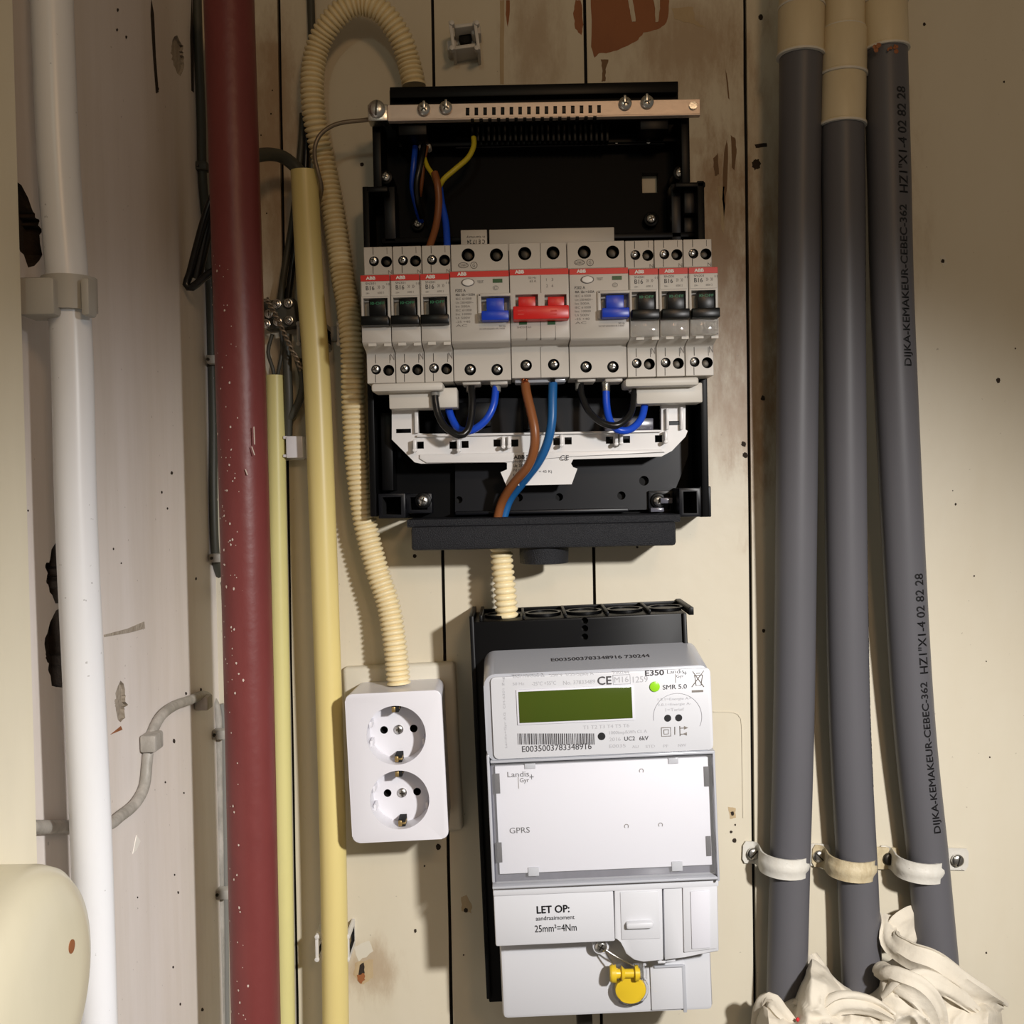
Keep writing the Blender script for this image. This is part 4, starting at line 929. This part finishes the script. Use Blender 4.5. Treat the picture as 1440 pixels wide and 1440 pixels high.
wire('wire', [(596, 205, 28), (592, 228, 32), (586, 258, 32), (588, 284, 28), (594, 306, 20)], 2.0, 'wblack', 'black wire at the upper left inside the fuse box')
wire('wire', [(600, 206, 26), (596, 225, 28), (592, 262, 26), (590, 275, 22)], 1.5, 'wbrown', 'thin brown wire hanging at the upper left inside the fuse box')
wire('wire', [(594, 212, 25), (600, 232, 30), (610, 248, 34), (614, 262, 34)], 1.5, 'wyg', 'short yellow-green wire crossing behind the brown one')
wire('wire', [(666, 193, 30), (666, 206, 32), (658, 222, 34), (640, 238, 36), (624, 252, 36), (617, 264, 34)], 1.7, 'wyg', 'yellow-green wire rising to the metal earth bar')
wire('wire', [(611, 243, 36), (615, 258, 38), (617, 285, 38), (613, 318, 40), (603, 350, 48)], 2.3, 'wbrown', 'brown wire bundle curving down behind the breakers')
wire('wire', [(617, 255, 32), (621, 285, 34), (627, 315, 38), (629, 352, 46)], 2.2, 'wblue', 'blue wire dropping behind the third breaker')
F = Frame(597, 205, 24); mb = MB(); mb.pbox(F, 588, 201, 606, 209, 18, 26, 1.5); solo('ferrule', mb.mesh('ferrule', 'strap'), 'white plastic wire end at the upper left inside the fuse box', 'wire end', F)
# ================================================================ SOCKET
S = Frame(560, 1080, 0, 0.033)
so = thing('double_socket', 'white double power socket with two round recesses', 'socket', S)
mb = MB(); mb.pbox(S, 487, 935, 646, 1173, 0, 7, 3.0, 3); part('back_plate', mb.mesh('back_plate', 'offwhite'), so, 'off-white mounting plate')
mb = MB(); q = [S.l(490, 1080, 52).x, S.l(626, 1080, 52).x, S.l(560, 1183, 52).z, S.l(560, 973, 52).z]
A = [(q[0]+1, q[2]+1), (q[1]-1, q[2]+1), (q[1]-1, q[3]-1), (q[0]+1, q[3]-1)]; Tp = [(q[0], q[2]), (q[1], q[2]), (q[1], q[3]), (q[0], q[3])]
def rrect(x0, x1, z0, z1, r, n=6):
    P = []
    for cx, cz, a0 in ((x1-r, z1-r, 0), (x0+r, z1-r, 90), (x0+r, z0+r, 180), (x1-r, z0+r, 270)):
        for k in range(n+1): a = math.radians(a0+90*k/n); P.append((cx+r*math.cos(a), cz+r*math.sin(a)))
    return P
mb.prism(rrect(q[0]+1.2, q[1]-1.2, q[2]+1.2, q[3]-1.2, 4.5), 7, 52, 1.1, 3, top=rrect(q[0], q[1], q[2], q[3], 4.5))
me = mb.mesh('front_cover', 'white_pl', 30)
cents = ((557, 1034), (562, 1125)); c = MB()
for px, py in cents: c.pcyl(S, px, py, 42, 34, 60, 64)
for cyl_ in (0,): pass
# cylinder measured at the face plane
c.bm.free(); c = MB(); ctr = []
for px, py in cents:
    p = S.l(px, py, 52); ctr.append(p); c.cyl(p.x, p.z, 42/(FPX/(638.0)), 36, 60, 64)
me = carve(me, c.mesh('c', 'white_pl'), 30)
c = MB()
for p in ctr:
    for s_ in (-1, 1): c.cyl(p.x+s_*9.5, p.z, 2.5, 20, 40, 18)
me = carve(me, c.mesh('c', 'void'), 30); part('front_cover', me, so)
for p in ctr:
    o = part('screw', SC, so); o.location = Vector((p.x, -36, p.z))*0.001; o.scale = (3, 3, 3)
    for s_ in (-1, 1):
        mb = MB(); zc = p.z+s_*17.2
        mb.box(p.x-2.2, p.x+2.2, zc-3.2, zc+3.2, 36, 50 if s_ > 0 else 47, 0.2); part('contact_slot', mb.mesh('contact_slot', 'void'), so)
        mb = MB(); mb.box(p.x-1.4-.8, p.x+1.0-.8, zc-2.0-s_*1.2, zc+1.6-s_*1.2, 38, 50.5 if s_ > 0 else 48.5, 0.5); mb.box(p.x+.2, p.x+2.6, zc-.6-s_, zc+.6-s_, 40, 48, .2); part('earth_contact', mb.mesh('earth_contact', 'brass'), so, 'brass earth contact')
        mb = MB()
    for a in (0.35, -0.35, math.pi-.35, math.pi+.35):
        mb = MB(); x = p.x+17.6*math.cos(a); z_ = p.z+17.6*math.sin(a); mb.box(x-.9, x+.9, z_-2, z_+2, 36, 47, 0.4); part('guide_rib', mb.mesh('guide_rib', 'white_pl'), so)
# ================================================================ METER
E = Frame(845, 1150, 60, 0.028)
bx = thing('meter_box', 'black plastic mounting box behind the electricity meter', 'mounting box', E)
mb = MB(); mb.pbox(E, 675, 868, 973, 1404, 0, 50, 0.8); me = mb.mesh('box_body', 'black')
c = MB()
for y in (876, 887, 899): c.pcyl(E, 824, y, 5, 44, 60, 14)
me = carve(me, c.mesh('c', 'void')); part('box_body', me, bx)
mp('side_flange', [(672, 866, 678, 1406, 0, 52), (969, 852+10, 975, 1330, 0, 52)], 'black', bx)
topz = E.l(824, 867, 50).z
for k in range(5):
    xc = E.l(706+k*58.5, 862, 40).x; mb = MB()
    mb.lathe([(0, 11.6), (1.6, 11.6), (1.6, 9.8), (0.7, 9.8), (.7, 0.2)], (xc, -27, topz-.3), 'Z', 32); part('knockout', mb.mesh('knockout', 'black', 30), bx)
    if k: mb = MB(); xm = E.l(706+k*58.5-29, 862, 40).x; mb.box(xm-.8, xm+.8, topz, topz+2.4, 6, 49.5, .2); part('divider', mb.mesh('divider', 'black'), bx)
xl = E.l(678, 868, 50).x; xr = E.l(973, 860, 50).x
mb = MB(); mb.box(xl, xr, topz-.5, topz+1.6, 0, 3, .2); mb.box(xr-2, xr+1.2, topz-2, topz+2.8, 0, 50, .3); mb.box(xl-2, xl, topz-2, topz+3.4, 0, 48, .3); part('top_rim', mb.mesh('top_rim', 'black'), bx)
mp('cable_stub', [(812, 1424, 834, 1475, 20, 30)], 'darksteel', bx, 1)
me_t = thing('electricity_meter', 'white digital electricity meter with a green display and printed labels', 'electricity meter', E)
dF = 96
z = lambda py, d=dF: E.l(845, py, d).z; X = lambda px, py=1100, d=dF: E.l(px, py, d).x
# body shell
def shell_prism(nm, x0, x1, zt, zb, d0, d1, m, cham, r=6, label=None):
    mb = MB(); base = rrect(x0-.5, x1+.5, zb, zt+cham, r, 8); top = rrect(x0, x1, zb, zt, r, 8)
    mb.prism(base, d0, d1, 1.0, 2, top=top); return part(nm, mb.mesh(nm, m, 30), me_t, label)
xm0, xm1 = X(686), X(1006)
shell_prism('top_housing', xm0, xm1, z(942), z(1066), 50, dF-1.5, 'shell', 6.5, 7, 'frosted grey clear housing')
mb = MB(); mb.prism(rrect(X(692, 1000), X(1001, 1000), z(1061), z(946), 2.5), dF-3, dF, 0.5); fp = part('face_plate', mb.mesh('face_plate', 'meterw', 30), me_t)
mp('mid_housing', [(688, 1060, 1008, 1243, 50, dF-8)], 'gasket', me_t, 1.0, 'smoky frame around the white label')
mp('label_card', [(699, 1071, 999, 1223, dF-9, dF-5.5)], 'labelw', me_t, 0.4, 'white label card')
# clear rim of the window: four bars
mp('window_bar', [(689, 1063, 1006, 1067, dF-9, dF), (692, 1240.5, 1010, 1244, dF-9, dF), (688, 1062, 692, 1242, dF-9, dF), (1005.5, 1058, 1009, 1240, dF-9, dF)], 'shell', me_t, .6)
mb = MB(); mb.pbox(E, 694, 1068, 1004, 1236, dF-2.2, dF-1.4); part('window_pane', mb.mesh('window_pane', 'clearfilm'), me_t, 'clear window pane')
for b_ in ((696, 1088, 703, 1116), (699, 1185, 706, 1213), (990, 1078, 998, 1106), (993, 1176, 1000, 1204)): 
    mb = MB(); mb.pbox(E, *b_, dF-6, dF-5, 0.1); part('catch', mb.mesh('catch', 'dkprint'), me_t)
for b_ in ((738, 1074, 753, 1081), (940, 1066, 954, 1074), (743, 1220, 758, 1232), (945, 1212, 960, 1225)): 
    mb = MB(); mb.pbox(E, *b_, dF-5.6, dF-4.6, 0.2); part('clear_catch', mb.mesh('clear_catch', 'shell'), me_t)
# display
mb = MB(); mb.pbox(E, 726.5, 966.5, 892, 1016.5, dF-1, dF+.8, .4); db = part('display_bezel', mb.mesh('display_bezel', 'labelw'), me_t)
mb = MB(); mb.pbox(E, 729.5, 969.5, 889, 1013.5, dF, dF+1.1, .1); part('display', mb.mesh('display', 'lcd'), db, 'dark olive green display')
mb = MB(); mb.pcyl(E, 921, 966, 7.3, dF-1, dF+1.2, 20, .5); part('lamp', mb.mesh('lamp', 'led'), me_t, 'green round button')
for x, y, r in ((939, 1010, 5), (954.5, 1009.5, 5), (846, 1035.5, 5.4)):
    mb = MB(); mb.pcyl(E, x, y, r, dF-1, dF+.25, 16); part('sensor', mb.mesh('sensor', 'ink'), me_t)
def txt(items, m, nm='lettering', d=dF+.15):
    mb = MB()
    for it in items: ptext(mb, E, *it[:5], d, *(it[5:6] or (0.0,)), **({'rot': it[6]} if len(it) > 6 else {}))
    part(nm, tmesh(mb, nm, m), me_t)
txt([('ZCF110CCtFs2', 721, 947, 766, 952.5), ('230 V  0.25-5(80) A', 774, 946, 835, 951.5), ('50 Hz', 721, 959.5, 737, 963.5), ('-25\u00b0C +55\u00b0C', 748, 958, 782, 963.5), ('No. 37833489', 792, 956.5, 837, 962),
     ('730244', 862, 943, 885, 947.5), ('M16', 864, 951.5, 884, 959.5), ('1259', 890, 951, 911, 959.5), ('T1 T2 T3 T4 T5 T6', 820, 1019, 885, 1024), ('1000imp/kWh Cl. A', 857, 1027, 910, 1033), ('2016', 857, 1037, 873, 1042), ('E0035', 857, 1046.5, 880, 1051.5),
     ('AU', 889, 1048, 898, 1052), ('STD', 908, 1047.5, 921, 1051.5), ('PF', 933, 1047, 940, 1051), ('NW', 954, 1046, 965, 1050), ('1.8.1=Energie A+', 925, 981, 972, 985.5), ('2.8.1=Energie A-', 925, 988.5, 972, 993), ('1=Tarief', 936, 995.5, 962, 1000),
     ('Landis+Gyr AG  CH-6301 Zug', 708, 952, 712, 1052, 0.0, 90)], 'faint')
txt([('E350', 907, 942, 934, 950, .03), ('CE', 840, 951, 860, 963, .02), ('Landis', 938, 941.5, 962, 947, .0), ('+', 961, 944, 966, 949), ('Gyr', 951, 948.5, 962, 954), ('SMR 5.0', 932, 962.5, 966, 969, .005), ('UC2', 878, 1035.5, 893, 1041.5, .01), ('6kV', 899, 1035, 912, 1041, .01),
     ('E0035003783348916', 734, 1047, 832, 1055.5, .005)], 'dkprint')
mb = MB(); mb.pbox(E, 949.6, 948, 950.3, 960, dF, dF+.2); mb.pbox(E, 973, 970.5, 989, 973.5, dF, dF+.2)
def stroke(mb, pts, w_=0.35, d=dF+.18): mb.sweep([E.l(x, y, d) for x, y in pts], w_, 4)
for P in ([(974, 944), (990, 966)], [(990, 943), (973, 966)], [(976, 950), (988, 949)], [(977, 950), (979, 964), (986, 963.5), (988, 949)], [(979, 947), (985, 946.5)],
          [(930, 1023.5), (943, 1023), (943.5, 1035), (930.5, 1035.5), (930, 1023.5)], [(933.5, 1026.5), (940, 1026), (940, 1032), (934, 1032.5), (933.5, 1026.5)], [(949, 1022), (949, 1033)], [(956, 1021), (956.5, 1035)], [(956, 1024), (965, 1023.5)], [(957, 1032.5), (966, 1032)]): stroke(mb, P, .25)
for P in ([(962, 1021), (968, 1023.5), (962, 1026)], [(966, 1029.5), (960, 1032), (966, 1034.5)]):
    vs = [mb.bm.verts.new(E.l(x, y, dF+.2)) for x, y in P]; mb.bm.faces.new(vs)
part('symbol', mb.mesh('symbol', 'greyprint', flip=False), me_t)
mb = MB(); stroke(mb, [(862, 949.5), (886, 948.5), (886.5, 961.5), (862.5, 962.5), (862, 949.5)], .15)
stroke(mb, [(953+34*math.cos(a*.1), 1008-33*math.sin(a*.1)) for a in range(-4, 34)], .15); part('print_ring', mb.mesh('print_ring', 'faint'), me_t)
mb = MB(); x = 728.0; random.seed(3)
while x < 837:
    w_ = random.choice([.8, .8, 1.3, 1.8]); mb.pbox(E, x, 1031.5, x+w_, 1047, dF-.2, dF+.15); x += w_+random.choice([.9, .9, 1.4])
part('barcode', mb.mesh('barcode', 'dkprint'), me_t, kind='stuff')
txt([('Landis', 713.5, 1085, 744, 1092.5), ('+', 744.5, 1089, 750.5, 1096), ('Gyr', 731, 1094, 744, 1102), ('GPRS', 716.5, 1163.5, 745, 1171.5)], 'dkprint', d=dF-5.3)
mb = MB(); mb.pbox(E, 728.7, 1093, 729.5, 1109, dF-6, dF-5.3)
for x, y in ((902, 1084), (881, 1162), (929, 1160)): mb.sweep([E.l(x+3*math.cos(a), y+3*math.sin(a), dF-5.3) for a in (2.4, 3.3, 4.2, 5.1, 6, 7)], .22, 4)
part('small_mark', mb.mesh('small_mark', 'greyprint'), me_t)
# reflection of the serial number, drawn as dark letters on the sloping top
mb = MB()
a0, a1 = E.l(776, 929, dF-8), E.l(918, 924, dF-8)
def fn(u, v):
    x = a0.x+(a1.x-a0.x)*u; zb_ = z(942)+2.8+v*0.9; dd = 94.9-(zb_-z(942)-0.0)*(dF-51.5)/6.5*1.0
    return Vector((x, -dd-0.6, zb_))
textmap(mb, 'E0035003783348916 730244', fn, .02); part('lettering', mb.mesh('lettering', 'dkprint', flip=False), me_t)
# terminal base and covers
dB, dC = 70, 90
tb = mp('terminal_base', [(704, 1300, 1001, 1428, 50.5, dB)], 'meterw', me_t, 3.0, 'white lower terminal cover')
mb = MB(); mb.pbox(E, 915, 1342, 962, 1420, dB-1, dB+1.5, .5); part('raised_panel', mb.mesh('raised_panel', 'meterw'), me_t)
mb = MB(); mb.pbox(E, 920, 1358, 961, 1361, dB, dB+3, .4); mb.pbox(E, 960, 1358, 965, 1424, dB, dB+1.8, .3); part('rib', mb.mesh('rib', 'shell'), me_t)
mp('terminal_cover', [(695, 1246, 864, 1328, 50, dC)], 'meterw', me_t, 1.2); mp('cover_ledge', [(693, 1242, 1011, 1254, 50, dC+1)], 'meterw', me_t, .8)
mb = MB(); mb.pprism(E, [(864, 1248), (931, 1246), (933, 1350), (905, 1353), (892, 1350), (880, 1341), (873, 1325), (871, 1321), (865, 1321)], 50, dC+.6, .6); cv = part('port_cover', mb.mesh('port_cover', 'meterw'), me_t)
mb = MB(); mb.pprism(E, [(933, 1246), (1009, 1241), (1011, 1338), (963, 1346), (935, 1351)], 50, dC-.6, .8); part('side_cover', mb.mesh('side_cover', 'meterw'), me_t)
mb = MB(); mb.pprism(E, [(960, 1247), (1009, 1243), (1009, 1334), (962, 1340)], 60, dC+.8, .6); sd = part('port_cover', mb.mesh('port_cover', 'meterw'), me_t)
mb = MB(); mb.pprism(E, [(971, 1254), (998, 1252), (999, 1333), (973, 1335)], 60, dC+1.6, .4); part('recess_panel', mb.mesh('recess_panel', 'labelw'), sd)
mb = MB(); mb.pprism(E, [(872, 1255), (926, 1253), (929, 1320), (874, 1322)], 60, dC+1.3, .5); part('recess_panel', mb.mesh('recess_panel', 'meterw'), cv)
mb = MB(); mb.pbox(E, 881, 1298, 919, 1307, dC, dC+5, 1.2); part('finger_grip', mb.mesh('finger_grip', 'meterw'), cv)
mb = MB(); mb.pbox(E, 925, 1351, 936, 1355, 70, 86, .4); mb.pbox(E, 934, 1349, 950, 1353, 70, 84, .4); part('tab', mb.mesh('tab', 'meterw'), me_t)
txt([('LET OP:', 754.5, 1273, 801, 1284, .03), ('aandraaimoment', 753.5, 1287.5, 808, 1293.5, .005), ('25mm\u00b2=4Nm', 752, 1300, 811, 1310, .005)], 'ink', d=dC+.15)
mb = MB(); mb.pcyl(E, 845, 1331, 12, dB, dB+8, 22, .6); part('screw_well', mb.mesh('screw_well', 'meterw'), me_t); screw(me_t, E, 845, 1330, 8.5, dB+8, SC, .6)
# seal
SF = Frame(885, 1385, 80, 0.0)
se = thing('meter_seal', 'yellow plastic security seal hanging from the meter screw', 'seal', SF)
mb = MB(); mb.pcyl(SF, 887, 1393, 22, dB+4, dB+8, 36, 1.2, sz=.86); part('seal_disc', mb.mesh('seal_disc', 'sealy', 40), se)
mb = MB(); mb.pcyl(SF, 887, 1393, 26, dB+3, dB+6, 36, 1.2, sz=.86); part('clear_rim', mb.mesh('clear_rim', 'clear', 40), se)
p = SF.l(867, 1369, dB+9); mb = MB()
mb.lathe([(-1, 4.6), (0, 5.2), (2.6, 5.2), (2.8, 3.0), (5.2, 2.6), (5.4, 3.0), (6, 4.6), (8, 2.6), (13.6, 2.6), (14, 4.6), (16, 4.6), (16.2, 3), (17, 3)], (p.x-3, -(dB+9), p.z), 'X', 24)
part('rotor', mb.mesh('rotor', 'sealy', 30), se)
mb = MB(); mb.pbox(SF, 868, 1358, 910, 1379, dB+4, dB+7, .8); part('seal_body', mb.mesh('seal_body', 'clear'), se)
tube('seal_wire', [(852, 1340, 80), (862, 1356, 79), (872, 1364, 78), (880, 1366, 79)], .45, 'steel', 'thin sealing wire from the meter screw to the yellow seal, lower strand', 'wire')
tube('seal_wire', [(852, 1336, 80), (868, 1346, 81), (884, 1354, 80), (898, 1362, 79)], .45, 'steel', 'thin sealing wire from the meter screw to the yellow seal, upper strand', 'wire')
# ================================================================ CLOTH
def cloth():
    F = Frame(1235, 1420, 0); F.o = W(1235, 1440, 0)
    mb = MB(); outline = [(1056, 1440), (1072, 1400), (1092, 1412), (1120, 1402), (1140, 1348), (1162, 1360), (1186, 1388), (1214, 1400), (1238, 1385), (1240, 1360), (1262, 1345), (1290, 1340), (1330, 1365), (1370, 1385), (1400, 1400), (1408, 1425), (1412, 1440)]
    def topy(x):
        for (a, b), (c_, d_) in zip(outline, outline[1:]):
            if a <= x <= c_: return b+(d_-b)*(x-a)/(c_-a)
        return 1440
    NX, NY = 150, 70; V = []
    for j in range(NY+1):
        row = []
        for i in range(NX+1):
            x = 1056+356*i/NX; v = j/NY; y0 = topy(x); y = y0+(1500-y0)*v
            sx = 1056+356*i/NX
            q = Vector((sx*.009, y*.012, 0.3)); wv = Vector((noise.noise(q*1.2), noise.noise(q*1.2+Vector((5, 5, 5))), 0))
            rdg = 1-abs(noise.noise(q*1.9+wv*1.6)); rdg2 = 1-abs(noise.noise(q*4.5+wv*2.2+Vector((9, 1, 0))))
            h = 24+30*math.sin(min(1, v*1.5)*math.pi/2)+13*rdg+3.2*rdg2
            edge = min(1, min(i, NX-i)/10); h = 4+h*edge**.5*(0.72+0.28*min(1, v*6))
            if j == 0: h *= .85
            p = W(x+noise.noise((y*.06, x*.03, 3))*4, y+noise.noise((x*.05, 7, y*.04))*5, h); row.append(mb.bm.verts.new(p-F.o))
        V.append(row)
    for j in range(NY):
        for i in range(NX): mb.bm.faces.new((V[j][i], V[j+1][i], V[j+1][i+1], V[j][i+1]))
    def fold(path, w0, th, seed, amp=3.5):
        """a folded band of cloth: a wide flat sheet with rolled edges swept along the path"""
        P = spline([W(*p)-F.o for p in path], 2.2); K = len(P); nn = 22; prev = None
        for i, p in enumerate(P):
            t = i/(K-1); T = (P[min(i+1, K-1)]-P[max(i-1, 0)]).normalized(); N_ = Vector((0, -1, 0)); S_ = T.cross(N_).normalized(); N2 = S_.cross(T)
            wd = w0*(0.35+0.65*math.sin(math.pi*min(1, max(0, .12+t*.8))))
            ring = []
            for k in range(nn):
                a = 2*math.pi*k/nn; u = math.cos(a); v = math.sin(a)
                wr = noise.noise((u*2.4+seed, t*1.6, v+seed))*amp*.8+noise.noise((u*4+seed, t*3.5, v))*amp*.38
                ring.append(mb.bm.verts.new(p+S_*(u*wd)+N2*(v*th+wr*(.5+.5*v)+abs(u)**3*th*.4)))
            if prev:
                for k in range(nn): mb.bm.faces.new((prev[k], prev[(k+1) % nn], ring[(k+1) % nn], ring[k]))
            else: mb.bm.faces.new(ring[::-1])
            prev = ring
        mb.bm.faces.new(prev)
    fold([(1244, 1292, 14), (1252, 1320, 30), (1278, 1340, 46), (1310, 1354, 54), (1345, 1380, 52), (1380, 1400, 44), (1404, 1410, 28)], 9, 5, 1.0, 4)
    fold([(1252, 1318, 22), (1268, 1306, 20), (1288, 1296, 14), (1294, 1290, 8)], 13, 3.5, 4.2, 4)
    fold([(1240, 1362, 40), (1262, 1376, 58), (1290, 1392, 66), (1310, 1420, 66), (1320, 1470, 60)], 9, 5, 7.7, 4.5)
    fold([(1244, 1402, 56), (1266, 1384, 60), (1296, 1374, 62), (1336, 1392, 60), (1372, 1420, 54)], 6, 4, 21.7, 3.5)
    fold([(1124, 1412, 44), (1150, 1424, 58), (1180, 1408, 60), (1220, 1412, 62), (1260, 1432, 66)], 7, 5, 11.3, 4)
    fold([(1140, 1345, 10), (1152, 1372, 20), (1172, 1392, 34), (1200, 1410, 46)], 8, 4, 15.1, 3.5)
    fold([(1064, 1450, 20), (1078, 1408, 40), (1098, 1424, 52), (1122, 1450, 58)], 7, 4, 18.8, 3)
    me = mb.mesh('cotton_cloth', 'cloth', 60)
    o = thing('cotton_cloth', 'crumpled off-white cotton cloth wrapped round the feet of the grey pipes', 'cloth', F)
    part('cloth_sheet', me, o)
    m2 = MB(); m2.sweep([W(1120, 1432, 62)-F.o, W(1126, 1438, 63)-F.o, W(1134, 1446, 62)-F.o], 1.2, 8); part('red_edge', m2.mesh('red_edge', 'redcloth'), o, 'red edge')
cloth()
